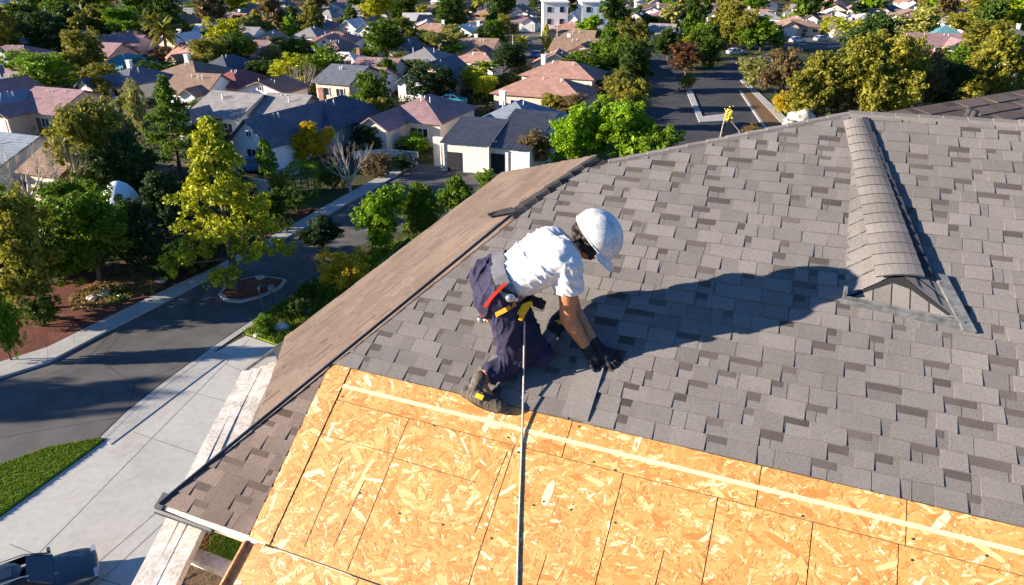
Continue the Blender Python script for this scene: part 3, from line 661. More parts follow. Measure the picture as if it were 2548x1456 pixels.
NEAR = [
 (55, 152, 130, 9, 22, 'hip', 'mauve', 'peach', 'mauve roofed house with a peach gable at the left edge of the photo', 'mauve house at the left edge', dict(wing=('l', .45, 3))),
 (150, 222, 150, 9, 20, 'side', 'mauve', 'peach', 'purple roofed house with a big peach gable dormer above the long peach wall', 'house with the peach dormer', dict(wing=('l', .4, 3))),
 (30, 226, 120, 9, 20, 'hip', 'blue-grey', 'cream', 'blue grey roofed house behind the yellow canopy at the left edge', 'blue roofed house behind the yellow canopy', {}),
 (335, 166, 120, 9, 24, 'hip', 'slate', 'cream', 'dark slate roofed house with a small cream gable right of the dark conifer', 'slate house by the conifer', dict(wing=('l', .4, 3))),
 (312, 133, 90, 8, 20, 'hip', 'teal', 'white', 'house with a teal blue roof behind the slate roofed one', 'teal roofed house', {}),
 (480, 150, 135, 9, 20, 'hip', 'brown', 'tan', 'low brown hip roofed house left of the purple roofed one', 'brown hip roofed house', {}),
 (495, 184, 115, 7, 15, 'side', 'brown', 'white', 'dark brown roofed house with white front in front of the brown hip roof', 'dark brown roofed house', dict(wing=('r', .35, 2))),
 (590, 172, 100, 8, 20, 'hip', 'maroon', 'tan', 'purple hip roofed house above the twin cream gables', 'purple hip roofed house', {}),
 (592, 232, 145, 9, 22, 'side', 'grey', 'cream', 'grey roofed house with twin cream gables facing the camera', 'twin gabled cream house', dict(wing=('l', .33, 2.6))),
 (722, 236, 110, 8, 18, 'side', 'grey', 'tan', 'long grey roof right of the twin cream gables', 'long grey roof', {}),
 (540, 90, 125, 9, 20, 'hip', 'maroon', 'peach', 'dark maroon roofed house with peach front beyond the palms', 'maroon house beyond the palms', dict(wing=('l', .3, 2.5))),
 (605, 68, 90, 8, 14, 'side', 'grey', 'white', 'white house with grey roof behind the maroon roofed house', 'white house behind the maroon one', dict(wing=('r', .35, 2))),
 (777, 66, 60, 8, 14, 'hip', 'grey', 'white', 'small white grey roofed house left of the white gable pair', 'small white grey roofed house', {}),
 (566, 136, 80, 8, 18, 'hip', 'navy', 'tan', 'dark navy roofed house below the maroon roof', 'navy house below the maroon one', {}),
 (664, 114, 50, 7, 18, 'hip', 'terracotta', 'peach', 'small terracotta roofed house left of the bare grey tree', 'small terracotta house', {}),
 (222, 100, 45, 7, 18, 'hip', 'mauve', 'peach', 'small mauve roofed house high on the left above the conifer', 'small mauve house above the conifer', {}),
 (280, 108, 45, 7, 18, 'side', 'mauve', 'peach', 'small mauve ridge roofed house behind the teal roof', 'mauve house behind the teal roof', {}),
 (590, 34, 52, 8, 18, 'side', 'terracotta', 'white', 'distant red brown roofed house left of the yellow poplar', 'distant red brown roof', {}),
 (712, 275, 120, 11, 28, 'front', 'slate', 'white', 'house with a broad white gable and a shaded pale drive below it', 'broad white gable house', dict(rise=2.2)),
 (828, 243, 150, 11, 22, 'hip', 'navy', 'grey', 'shade-dark navy hip roofed house right of the broad white gable', 'navy hip roofed house', dict(rise=2.3)),  # navy keeps the shade lying on this roof in its colour
 (872, 164, 95, 9, 22, 'side', 'slate', 'peach', 'tall two storey peach walled house left of the round green tree', 'tall peach house', dict(zw=5.2, rise=1.5, garage=False)),
 (1060, 118, 105, 9, 15, 'hip', 'grey', 'cream', 'dark grey hip roofed house with pale eaves behind the peach gable', 'dark grey hip roofed house', {}),
 (1097, 148, 105, 10, 20, 'front', 'slate', 'peach', 'peach gabled house with a small attic window beside the white van', 'peach gabled house', dict(rise=2.3)),
 (1044, 176, 55, 7, 20, 'front', 'slate', 'white', 'small white two window annex left of the peach gable', 'small white annex', dict(rise=1.3)),
 (1160, 60, 110, 10, 18, 'front', 'pale', 'white', 'big white gabled house left of the middle street', 'big white gabled house', dict(rise=2.6)),
 (1195, 96, 90, 9, 18, 'side', 'brown', 'peach', 'brown roofed house with stepped gables below the big white gable', 'stepped brown roofed house', dict(wing=('r', .4, 3))),
 (1060, 236, 170, 10, 20, 'hip', 'mauve', 'cream', 'house with a cream gabled garage and mauve roof beyond the cul de sac', 'cream gabled garage house', dict(wing=('l', .42, 4.5), rise=2.1)),
 (1290, 250, 185, 10, 22, 'hip', 'blue-grey', 'cream', 'house with a blue grey roof and cream gable behind the slatted carport', 'blue grey roofed house by the carport', dict(wing=('l', .4, 2.5), rise=2.3)),
 (1360, 192, 225, 8, 22, 'hip', 'terracotta', 'peach', 'long terracotta roofed house in front of the other big terracotta roof', 'long terracotta house', dict(garage=False)),
 (1405, 152, 180, 8, 22, 'hip', 'terracotta', 'cream', 'big terracotta hip roofed house behind the long terracotta one', 'big terracotta house', {}),
 (1448, 96, 130, 9, 20, 'side', 'brown', 'peach', 'house with a wide peach gable beyond the terracotta roofs', 'wide peach gable house', dict(wing=('r', .6, 3.5))),
 (1425, 54, 105, 9, 16, 'hip', 'terracotta', 'peach', 'reddish hip roof right of the far end of the middle street', 'reddish hip roof', {}),
 (1435, 76, 90, 5, 16, 'side', 'brown', 'tan', 'low brown roof between the reddish hip roof and the wide peach gable', 'low brown roof', {}),
 (1290, 12, 60, 9, 16, 'front', 'brown', 'cream', 'cream gabled house at the far end of the middle street', 'cream gabled house at the street end', {}),
 (966, 44, 42, 8, 10, 'hip', 'terracotta', 'white', 'white box like house with terracotta roof near the top', 'white terracotta roofed house', {}),
 (1068, 38, 45, 8, 10, 'side', 'terracotta', 'white', 'small house with flat looking red roof near the top', 'red roofed house near the top', {}),
 (880, 48, 46, 8, 16, 'front', 'pale', 'white', 'small white gabled house, left of a pair', 'left white gable of the pair', {}),
 (925, 54, 50, 8, 16, 'front', 'blue-grey', 'white', 'small bluish white gabled house, right of a pair', 'right white gable of the pair', {}),
 (970, 80, 80, 8, 16, 'hip', 'slate', 'grey', 'dark slate hip roofed house below the pair of white gables', 'slate house below the gable pair', {}),
 (840, 98, 62, 8, 16, 'hip', 'mauve', 'white', 'mauve roofed house with white side between dark trees', 'mauve house between dark trees', {}),
 (1424, 30, 30, 7, 10, 'front', 'pale', 'white', 'tiny white gabled house above the reddish hip roof', 'tiny white gabled house', {}),
 (1648, 36, 85, 9, 20, 'front', 'pale', 'cream', 'bright cream gabled house right of the tall dark cypress like tree', 'bright cream gabled house', dict(rise=2.4)),
 (2325, 84, 120, 9, 10, 'side', 'mauve', 'white', 'white house with mauve roof right of the big olive trees', 'white mauve roofed house', dict(wing=('r', .4, 3))),
 (2340, 118, 80, 7, 10, 'hip', 'maroon', 'peach', 'low maroon roofed house below the white mauve roofed one', 'low maroon roofed house', {}),
 (2352, 62, 62, 7, 10, 'hip', 'teal', 'white', 'teal grey roofed house behind the white mauve roofed one', 'teal grey roofed house', {}),
 (2520, 68, 80, 9, 10, 'hip', 'slate', 'white', 'white house with dark roof at the right edge', 'dark roofed house at the right edge', {}),
 (2550, 118, 70, 9, 10, 'side', 'pale', 'white', 'pale blue white house at the right edge of the photo', 'pale house at the right edge', {}),
 (30, 335, 170, 10, 20, 'side', 'blue-grey', 'white', 'large blue roofed house with white fascia behind the bare tree', 'large blue roofed house', {}),
 (185, 350, 120, 8, 20, 'side', 'brown', 'tan', 'dark brown roofed house between the bare trees and dark trees', 'dark brown roof by the bare trees', {}),
 (1650, 60, 60, 8, 20, 'side', 'grey', 'white', 'white sided annex below the bright cream gable', 'white annex by the cream gable', {}),
]
for (px, py, wp, dp, rt_, kd, rf, wl_, lb, sh_, kw) in NEAR: house(px, py, wp, dp, rt_, kd, rf, wl_, lb, sh_, **kw)
NH = len(HL)
def rel(px, py, pool):
    best = min(pool, key=lambda a: math.hypot(a[0] - px, (a[1] - py) * 1.6)); dx, dy = px - best[0], py - best[1]
    if abs(dx) > abs(dy) * 1.6: r = 'left of' if dx < 0 else 'right of'
    else: r = 'behind' if dy < 0 else 'in front of'
    dist = math.hypot(dx, dy)
    return best, r, dist
USED = {}
def uniq(first, px, py, pool, extra=('', 'smaller', 'taller', 'narrow', 'rounder', 'uneven')):
    order = sorted(pool, key=lambda a: math.hypot(a[0] - px, (a[1] - py) * 1.6))
    for nth in range(len(order)):
        a = order[nth]; dx, dy = px - a[0], py - a[1]
        r = ('left of' if dx < 0 else 'right of') if abs(dx) > abs(dy) * 1.6 else ('behind' if dy < 0 else 'in front of')
        for far in (('', 'well ') if math.hypot(dx, dy) > 50 else ('',)):
            lab = '%s %s%s the %s' % (first, far, r, a[2])
            if lab not in USED and len(lab.split()) <= 16: USED[lab] = 1; return lab
    return first
# two white apartment blocks at the top
def block(px, py, wpx, label, short):
    p = gnd(px, py, 9); d = proj(p)[2]; W_ = wpx * d / F_
    h = thing('apartment_block', label, 'building', (p.x, p.y, 0), 0, 'white apartment blocks near the top'); 
    b = MB(); b.prism([(-W_ / 2, -6), (W_ / 2, -6), (W_ / 2, 6), (-W_ / 2, 6)], 0, 9); b.build('wall', WM['white'], h)
    b = MB(); b.prism([(-W_ / 2 - .3, -6.3), (W_ / 2 + .3, -6.3), (W_ / 2 + .3, 6.3), (-W_ / 2 - .3, 6.3)], 9, 9.3); b.build('roof', M['trim'], h)
    n2 = max(2, int(W_ / 2.4))
    for fl in range(3):
        for k in range(n2): 
            b = MB(); b.box((-W_ / 2 + (k + .5) * W_ / n2, -6.02, 1.6 + fl * 2.9), (1.1, .08, 1.3)); b.build('window', M['glass'], h)
    HL.append((px, py, short, h, p.copy(), 10))
block(1380, 4, 60, 'white three storey apartment block, left one of two at the top', 'left white block')
block(1475, 4, 62, 'white three storey apartment block, right one of two at the top', 'right white block')
NH = len(HL)
# distant and filler houses
rf = random.Random(21)
BLOCK = [(1560, 60, 1990, 340), (1255, 50, 1370, 175), (0, 560, 900, 1456), (360, 300, 620, 700)]
def blocked(px, py): return any(a <= px <= c and b_ <= py <= d for a, b_, c, d in BLOCK)
cnt = 0
for i in range(2600):
    if cnt >= 190: break
    py = rf.uniform(-60, 200) if rf.random() < .75 else rf.uniform(-70, 50); px = rf.uniform(-80, 2640)
    if py > 60 and px > 1500: continue
    if blocked(px, py): continue
    p = gnd(px, py, 4.5)
    if any((p - q[4]).length < 6.5 + q[5] for q in HL): continue
    wall = rf.choice(('white', 'white', 'cream', 'white', 'peach', 'tan')); roof = rf.choice(('grey', 'mauve', 'terracotta', 'brown', 'brown', 'terracotta', 'pale', 'slate', 'grey', 'mauve'))
    Wm = rf.uniform(6.5, 11); d = proj(p)[2]; kd = rf.choice(('front', 'front', 'side', 'hip', 'hip')); wpx = Wm * F_ / d * (.8 if kd == 'front' else 1)
    vis = -5 < px < 2553 and py > -8
    lab = uniq('%s house with %s %s roof' % (wall, roof, {'front': 'gabled', 'side': 'ridged', 'hip': 'hipped'}[kd]), px, py, HL[:NH]) if vis else 'distant house'
    if not vis: continue
    house(px, py, wpx, rf.uniform(6, 8.5), rf.uniform(-6, 34), kd, roof, wall, lab, lab, zw=2.5, rise=rf.uniform(1.3, 2.0), wing=(rf.choice('lr'), .4, 2.5) if kd != 'front' and rf.random() < .6 else None, group='houses of the suburb below')
    cnt += 1
for h in HL: h[3]['group'] = h[3].get('group') or 'houses of the suburb below'

# slatted carport, sheds, walls, fences
def wall_run(name, label, cat, pix, h_, th, mt, group=None, cap=False):
    pts = [gnd(x, y) for x, y in pix]; c0 = pts[0]
    t = thing(name, label, cat, (c0.x, c0.y, 0), 0, group, absolute=True)
    b = MB(); cb = MB()
    for a, c in zip(pts[:-1], pts[1:]):
        d = (c - a); nn = Vector((-d.y, d.x, 0)).normalized() * th / 2
        b.obox(a - nn, d, nn * 2, Vector((0, 0, h_)))
        cb.obox(a - nn * 1.4 + Vector((0, 0, h_)), d, nn * 2.8, Vector((0, 0, .07)))
    b.build('panel', mt, t); cb.build('capping', mt, t); return t
wall_run('garden_wall', 'long low peach garden wall below the peach dormer house', 'wall', [(22, 322), (105, 306), (170, 300)], 1.6, .2, WM['peach'])
wall_run('garden_wall', 'low tan wall beside the green cypress', 'wall', [(635, 492), (700, 505), (712, 498)], 1.8, .2, WM['tan'])
wall_run('garden_wall', 'cream wall with a dark opening below the slatted carport', 'wall', [(1082, 412), (1158, 420), (1238, 424)], 3.0, .3, WM['cream'])
wall_run('garden_wall', 'pale low retaining wall behind the pale bare tree', 'wall', [(880, 395), (960, 388), (1040, 396)], .7, .25, WM['cream'])
wall_run('wooden_fence', 'brown wooden fence running down from the twin gabled house', 'fence', [(655, 300), (640, 262)], 1.7, .06, M['fence'])
wall_run('wooden_fence', 'brown wooden fence left of the cream gabled garage', 'fence', [(930, 330), (960, 300), (975, 262)], 1.7, .06, M['fence'])
wall_run('wooden_fence', 'brown wooden fence between the tall peach house and navy roof', 'fence', [(800, 220), (890, 232)], 1.7, .06, M['fence'])
wall_run('wooden_fence', 'brown fence in front of the brown hip roofed house', 'fence', [(400, 208), (470, 214)], 1.7, .06, M['fence'])
wall_run('wooden_fence', 'brown fence behind the long terracotta roof', 'fence', [(1240, 185), (1330, 168)], 1.7, .06, M['fence'])
# carport with ribbed dark roof
def carport(px, py, wpx, dep, rot, label, ribs=26, zt=3.6, tilt=.22):
    p = gnd(px, py, zt); W_ = wpx * proj(p)[2] / F_
    h = thing('carport', label, 'carport', (p.x, p.y, 0), -math.radians(rot), 'ribbed dark carport roofs')
    rr = random.Random(int(px)); b = MB()
    for i in range(ribs):
        x = -W_ / 2 + W_ * i / ribs; z0, z1 = zt - dep * tilt / 2, zt + dep * tilt / 2; j = rr.uniform(-.04, .04)
        b.add([(x, -dep / 2 + j, z0 + .06), (x + W_ / ribs * .55, -dep / 2 + j, z0), (x + W_ / ribs, -dep / 2 + j, z0 + .06), (x + W_ / ribs, dep / 2, z1 + .06), (x + W_ / ribs * .55, dep / 2, z1), (x, dep / 2, z1 + .06)], [(0, 1, 4, 5), (1, 2, 3, 4)])
    b.build('roof', RM['slate'], h)
    b = MB(); b.prism([(-W_ / 2 + .2, -dep / 2 + .3), (W_ / 2 - .2, -dep / 2 + .3), (W_ / 2 - .2, dep / 2 - .2), (-W_ / 2 + .2, dep / 2 - .2)], 0, zt - dep * tilt / 2 - .05); b.build('wall', WM['cream'], h)
    b = MB(); b.box((-W_ * .22, -dep / 2 + .28, 1.0), (W_ * .3, .06, 2.0)); b.build('opening', M['tar'], h)
    for sx in (-1, 1):
        b = MB(); b.box((sx * (W_ / 2 - .1), -dep / 2 + .1, (zt - dep * tilt / 2) / 2), (.12, .12, zt - dep * tilt / 2)); b.build('post', M['trim'], h)
carport(1182, 326, 128, 6.5, 18, 'dark ribbed carport roof above the cream wall')
carport(1300, 322, 120, 8, 24, 'dark ribbed roof with ragged slats, right of the carport', 30, 3.8, .3)
tag_ = None
# white dome tent, yellow canopy, pool covers, boat
def dome(name, label, cat, px, py, wpx, hm, mt, ribs=9, squash=1.0):
    p = gnd(px, py); W_ = wpx * proj(p)[2] / F_; h = thing(name, label, cat, (p.x, p.y, 0)); b = MB(); n2, n3 = 24, 8; vs = []
    for i in range(n3 + 1):
        a = math.pi / 2 * i / n3
        for j in range(n2):
            t = 2 * math.pi * j / n2; k = 1 - .035 * (abs(math.sin(ribs * t / 2)) < .35)
            vs.append((math.cos(a) * W_ / 2 * math.cos(t) * k, math.cos(a) * W_ / 2 * squash * math.sin(t) * k, hm * math.sin(a)))
    b.add(vs, [(i * n2 + j, i * n2 + (j + 1) % n2, (i + 1) * n2 + (j + 1) % n2, (i + 1) * n2 + j) for i in range(n3) for j in range(n2)])
    b.build('cover', mt, h, smooth=True)
    b = MB(); b.tube([(math.cos(2 * math.pi * j / 24) * W_ / 2 * 1.01, math.sin(2 * math.pi * j / 24) * W_ / 2 * 1.01 * squash, .06) for j in range(25)], .06, 6); b.build('rim', M['trim'], h); return h
dome('dome_tent', 'white dome shaped tent behind the big dark bushes', 'tent', 318, 566, 108, 3.9, mat('dome_fabric', (.70, .76, .8), .6, 1, .06))
dome('canopy', 'yellow rounded garden canopy at the left edge', 'canopy', 18, 308, 62, 2.4, mat('yellow_fabric', (.75, .42, .02), .7, 2, .12))
dome('dome_tent', 'small pale blue dome under the bare tree', 'tent', 148, 512, 44, 2.2, mat('blue_fabric', (.35, .5, .66), .6, 3, .2), squash=.8)
M['car_glass'] = mat('car_glass', (.015, .02, .03), .08, 2, .1, spec=.8)
M['rubber'] = mat('tyre_rubber', (.02, .02, .02), .9)
M['chrome'] = mat('light_cluster', (.6, .6, .6), .25, 4, .1, metal=.6)
M['tail'] = mat('tail_lamp', (.35, .02, .02), .3)
def carpaint(name, c): 
    m = mat(name, c, .28, .8, .05, spec=.6); m.node_tree.nodes['Principled BSDF'].inputs['Coat Weight'].default_value = .6; return m
def vehicle(px, py, heading, paint, label, name='parked_car', detail=False, L=4.4, W_=1.8, H_=1.45, van=False, group='cars parked in the suburb', cat='car'):
    p = gnd(px, py, .3); h = thing(name, label, cat, (p.x, p.y, .012), heading, group)
    # body sections along x (front = +x): x, half width, sill z, belt z
    S = [(-.5, .40, .45, .80), (-.485, .455, .30, .92), (-.40, .49, .24, .97), (-.15, .5, .22, .95), (.15, .5, .22, .93), (.36, .49, .24, .88), (.47, .45, .30, .74), (.5, .38, .42, .62)]
    if van: S = [(x, wd, z0, z1 * 1.12) for x, wd, z0, z1 in S]
    b = MB(); vs = []
    for x, wd, z0, z1 in S:
        X = x * L; w2 = wd * W_
        vs += [(X, -w2 * .9, z0), (X, -w2, z0 + .18), (X, -w2, z1 - .14), (X, -w2 * .88, z1), (X, w2 * .88, z1), (X, w2, z1 - .14), (X, w2, z0 + .18), (X, w2 * .9, z0)]
    fs = []
    for i in range(len(S) - 1):
        for j in range(8): fs.append((i * 8 + j, i * 8 + (j + 1) % 8, (i + 1) * 8 + (j + 1) % 8, (i + 1) * 8 + j))
    fs += [tuple(range(7, -1, -1)), tuple((len(S) - 1) * 8 + j for j in range(8))]
    b.add(vs, fs)
    # roof and pillars
    zb, zt = (.95, H_); x0, x1, r0, r1 = (-.40, .22, -.28, .06) if not van else (-.47, .34, -.44, .18)
    wt = .36 * W_; wb2 = .45 * W_
    T = [(r0 * L, -wt, zt - .03), (r0 * L, wt, zt - .03), (r1 * L, wt, zt), (r1 * L, -wt, zt)]
    b.add([(q[0], q[1], q[2] - .07) for q in T] + T + [((r0 + r1) / 2 * L, -wt * .5, zt + .04), ((r0 + r1) / 2 * L, wt * .5, zt + .04)],
          [(0, 1, 5, 4), (1, 2, 6, 5), (2, 3, 7, 6), (3, 0, 4, 7), (4, 5, 9, 8), (5, 6, 9), (6, 7, 8, 9), (7, 4, 8), (3, 2, 1, 0)])
    B_ = [(x0 * L, -wb2, zb), (x0 * L, wb2, zb), (x1 * L, wb2, zb), (x1 * L, -wb2, zb)]
    for q, r_ in zip(B_, T): b.tube([q, (r_[0], r_[1], r_[2] - .03)], .045, 6)
    for sy in (-1, 1): b.tube([(-.06 * L, sy * wb2, zb), (-.08 * L, sy * wt, zt - .05)], .035, 6)
    bo = b.build('body', paint, h, smooth=detail)
    if detail:
        md = bo.modifiers.new('s', 'SUBSURF'); md.levels = 2; md.render_levels = 2
        for sy in (-1, 1):
            rb_ = MB(); rb_.tube([(r0 * L - .1, sy * wt * .86, H_ + .01), (r0 * L + .1, sy * wt * .86, H_ + .07), (r1 * L - .1, sy * wt * .86, H_ + .08), (r1 * L + .1, sy * wt * .86, H_ + .02)], .022, 6); rb_.build('highlight_rail', M['chrome'], h)  # silver rails added for the grey-white highlights along the roof sides
        rp = MB(); rp.box(((r0 + r1) / 2 * L, 0, H_ + .035), ((r1 - r0) * L * .5, wt * .9, .02)); rp.build('sunroof', M['car_glass'], h)
        pl_ = MB(); pl_.box((-.492 * L, 0, .62), (.03, .5, .13)); pl_.build('number_plate', M['trim'], h)
        bp = MB(); bp.box((-.49 * L, 0, .40), (.12, W_ * .88, .16)); bp.build('bumper', M['rubber'], h)
    b = MB(); k = .97
    Bi = [(x * k, y * k, z - .02) for x, y, z in B_]; Ti = [(x * .98, y * .97, z - .05) for x, y, z in T]
    b.add(Bi + Ti, [(0, 1, 5, 4), (1, 2, 6, 5), (2, 3, 7, 6), (3, 0, 4, 7)]); b.build('window', M['car_glass'], h)
    for sx in (-.31, .30):
        for sy in (-1, 1):
            c = Vector((sx * L, sy * W_ * .445, .33)); b = MB(); b.tube([c + Vector((0, -.1, 0)), c + Vector((0, .1, 0))], .33, 18); wh = b.build('wheel', M['rubber'], h)
            b = MB(); b.tube([c + Vector((0, -.112 if sy < 0 else .05, 0)), c + Vector((0, -.05 if sy < 0 else .112, 0))], .2, 12); b.build('rim', M['chrome'], wh)
    for sy in (-1, 1):
        b = MB(); b.box((.478 * L, sy * W_ * .34, .66), (.12, .3, .14)); b.build('headlight', M['chrome'], h)
        b = MB(); b.box((-.487 * L, sy * W_ * .37, .80), (.08, .22, .2)); b.build('taillight', M['tail'], h)
        b = MB(); b.box((.19 * L, sy * W_ * .54, 1.0), (.1, .2, .14)); b.build('mirror', paint, h)
    return h
PB = {k: carpaint(k + '_paint', c) for k, c in dict(black=(.03, .04, .05), white=(.75, .75, .74), blue=(.05, .17, .36), red=(.3, .03, .03), silver=(.42, .44, .47), teal=(.06, .35, .4)).items()}
ga, gb2 = gnd(40, 1456), gnd(245, 1380); hd = math.atan2(gb2.y - ga.y, gb2.x - ga.x)
c0 = gnd(244, 1412) ; dirv = (gb2 - ga).normalized(); cc_ = c0 - dirv * 2.2; pc = proj(cc_)
vehicle(pc[0], pc[1], hd, PB['black'], 'dark estate car with silver highlight rails, standing on the driveway, cut by the bottom edge', L=4.5, detail=True)
for a in ((296, 262, 1.2, 'blue', 'blue car in the shade left of the tall dark green tree', {}),
          (1150, 214, .1, 'white', 'white van parked in front of the peach gabled house', dict(van=True, H_=2.1, L=5.2)),
          (1128, 254, -.1, 'teal', 'teal and white low car left of the long terracotta roof', {}),
          (625, 352, .6, 'silver', 'silver car by the shaded pale drive', {}),
          (600, 338, .5, 'red', 'dark red car at the side of the white gable', {}),
          (640, 418, .3, 'blue', 'blue car at the foot of the shaded drive', {}),
          (45, 475, .3, 'blue', 'blue car half hidden under the large blue roof', {}),
          (1310, 110, 1.1, 'silver', 'silver car parked halfway up the middle street', {}),
          (1338, 140, 1.1, 'blue', 'blue car parked at the kerb of the middle street', {}),
          (1985, 103, .3, 'white', 'white car, left of two in the far car park', {}),
          (2045, 100, .3, 'silver', 'silver car, right of two in the far car park', {}),
          (1832, 133, .2, 'silver', 'silver car at the bend of the side street', {}),
          (470, 62, .2, 'white', 'white car on the left beyond the palms', {}),
          (1250, 155, 1.2, 'blue', 'blue car in the yard left of the middle street', {})):
    vehicle(a[0], a[1], a[2], PB[a[3]], a[4], **a[5])
# rocks, stump, lamps, poles
def boulder(px, py, wpx, label, col='rock'):
    p = gnd(px, py); r = wpx * proj(p)[2] / F_ / 2; rr = random.Random(int(px)); b = MB(); bm = bmesh.new(); bmesh.ops.create_icosphere(bm, subdivisions=3, radius=r)
    for v in bm.verts:
        k = 1 + .3 * noise.noise(v.co / r * 1.3 + Vector((px, 0, 0))) + .08 * noise.noise(v.co / r * 5); v.co *= k; v.co.z *= .7; v.co.z += r * .3
    me = bpy.data.meshes.new('rock'); bm.to_mesh(me); bm.free(); me.materials.append(M[col]); o = bpy.data.objects.new('boulder', me); COL.objects.link(o); o.location = (p.x, p.y, .05)
    tag(o, label, 'boulder', 'garden boulders'); return o
M['rock'] = mat('pale_rock', (.5, .45, .38), .9, 1.5, .3, .02, 8)
boulder(703, 824, 38, 'large rounded pale boulder in the planting by the roof edge')
boulder(765, 782, 24, 'smaller white boulder further up the same planting'); boulder(640, 838, 18, 'small brown stone at the near end of the planting')
for i, (x, y, s_, lb) in enumerate(((232, 748, 26, 'grey stone, leftmost in the dry patch beyond the street'), (262, 738, 30, 'largest grey stone in the dry patch beyond the street'), (300, 745, 20, 'flat stone right of the largest in the dry patch'), (400, 706, 24, 'stone under the bushes at the far end of the dry patch'))): boulder(x, y, s_, lb)
boulder(1990, 308, 66, 'big cream rock beside the street just above the grey roof'); boulder(1962, 314, 34, 'white rock left of the big cream rock above the roof')
t = thing('tree_stump', 'cut tree stump with pale top on the planted island', 'stump', gnd(650, 716)); b = MB(); b.tube([(0, 0, .1), (0, 0, .35), (.03, 0, .75)], [.42, .30, .33], 12); b.build('trunk', M['bark'], t); b = MB(); b.tube([(.03, 0, .75), (.03, 0, .79)], .31, 12); b.build('cut_top', M['rock'], t)
def gardenlamp(px, py, label, h_=1.3):
    t = thing('garden_lamp', label, 'lamp', gnd(px, py), 0, 'thin garden lamps by the street'); b = MB(); b.tube([(0, 0, 0), (0, 0, h_)], .03, 6); b.build('post', M['black_metal'], t)
    b = MB(); b.tube([(0, 0, h_), (0, 0, h_ + .08), (0, 0, h_ + .3)], [.08, .24, .2], 10); b.build('lamp_head', M['metal_grey'], t)
gardenlamp(683, 768, 'thin lamp with a round grey head beside the street'); 
t = thing('marker_stake', 'thin pale stake left of the round headed garden lamp', 'stake', gnd(657, 775)); b = MB(); b.tube([(0, 0, 0), (-.08, 0, 1.7)], .035, 6); b.build('shaft', M['metal_grey'], t); b = MB(); b.box((-.08, 0, 1.6), (.10, .03, .18)); b.build('marker', M['trim'], t)
def pole(px, yb, yt, label, lean=0.0):
    p = gnd(px, yb); hh = 1.0
    while proj(p + Vector((0, 0, hh)))[1] > yt and hh < 40: hh += .2
    t = thing('utility_pole', label, 'pole', p, 0, 'poles among the houses'); b = MB(); b.tube([(0, 0, 0), (lean * hh * .5, 0, hh * .5), (lean * hh, 0, hh)], [.16, .13, .09], 8); b.build('shaft', M['bark_pale'], t)
    b = MB(); b.box((lean * hh, 0, hh - .6), (1.6, .1, .1)); b.build('crossarm', M['bark'], t)
pole(1240, 388, 300, 'pale wooden pole standing in front of the carport'); pole(1276, 150, 88, 'pale pole left of the middle street'); pole(1385, 150, 60, 'tall pole at the right kerb of the middle street')
# small yellow draped frame standing in the side street
t = thing('street_sculpture', 'pole with yellow flowers and a dark sail shaped panel on the side street', 'sculpture', gnd(1790, 350)); b = MB()
b.tube([(0, 0, 0), (.2, 0, 2), (.5, 0, 3.8)], .06, 6); b.tube([(2.6, 0, 0), (2.2, 0, 1.2), (1.0, 0, 2.4)], .07, 6); b.build('post', M['bark_pale'], t)
b = MB(); b.add([(.15, -.04, .3), (1.9, -.04, 1.0), (.7, -.04, 2.6), (.15, .04, .3), (1.9, .04, 1.0), (.7, .04, 2.6)], [(0, 1, 2), (5, 4, 3), (0, 3, 4, 1), (1, 4, 5, 2), (2, 5, 3, 0)]); b.build('panel', M['black_metal'], t)
b = MB(); rr = random.Random(4)
for i in range(60): b.ball((.6 + rr.gauss(0, .28), rr.gauss(0, .25), 3.0 + rr.gauss(0, .4)), rr.uniform(.05, .13), 5, 4)
b.build('flowers', mat('yellow_petals', (.8, .6, .05), .7, 3, .3), t)
# ------------------------------------------------------------------ trees and shrubs
def leaves(b, c, r, n2, size, rr, out=None, flat=1.0):
    for _ in range(n2):
        while True:
            d = Vector((rr.uniform(-1, 1), rr.uniform(-1, 1), rr.uniform(-1, 1)))
            if .05 < d.length <= 1: break
        d = d.normalized() * (rr.random() ** .35)
        p = c + Vector((d.x * r, d.y * r, d.z * r * flat)); s_ = size * rr.uniform(.6, 1.35)
        nrm = (d * .9 + Vector((rr.uniform(-1, 1), rr.uniform(-1, 1), rr.uniform(-.4, 1.2)))).normalized()
        a = nrm.orthogonal().normalized(); a.rotate(Matrix.Rotation(rr.uniform(0, 6.28), 3, nrm)); q = nrm.cross(a)
        o = len(b.v); v = [p - a * s_, p - q * s_ * .5 + nrm * s_ * .12, p + a * s_, p + q * s_ * .5 + nrm * s_ * .12]
        b.v += [tuple(x) for x in v]; b.f.append((o, o + 1, o + 2, o + 3)); b.m.append(0)
def limb(b, p, d, L, r, depth, rr, spread=.6, tips=None, minr=.003):
    pts = [p]; rs = [r]; q = p.copy(); dd = d.copy()
    for i in range(3):
        dd = (dd + Vector((rr.uniform(-1, 1), rr.uniform(-1, 1), rr.uniform(-.3, .6))) * .16).normalized(); q = q + dd * L / 3; pts.append(q.copy()); rs.append(r * (1 - .17 * (i + 1)))
    b.tube(pts, rs, 6 if r > .01 else 4, cap=False)
    if depth > 0:
        for k in range(rr.choice((2, 3, 3))):
            nd = (dd + Vector((rr.uniform(-1, 1), rr.uniform(-1, 1), rr.uniform(-.25, .8))) * spread).normalized()
            limb(b, q if k else pts[2], nd, L * rr.uniform(.62, .82), rs[-1] * .78, depth - 1, rr, spread, tips)
    elif tips is not None: tips.append(q)
PROTO = {}
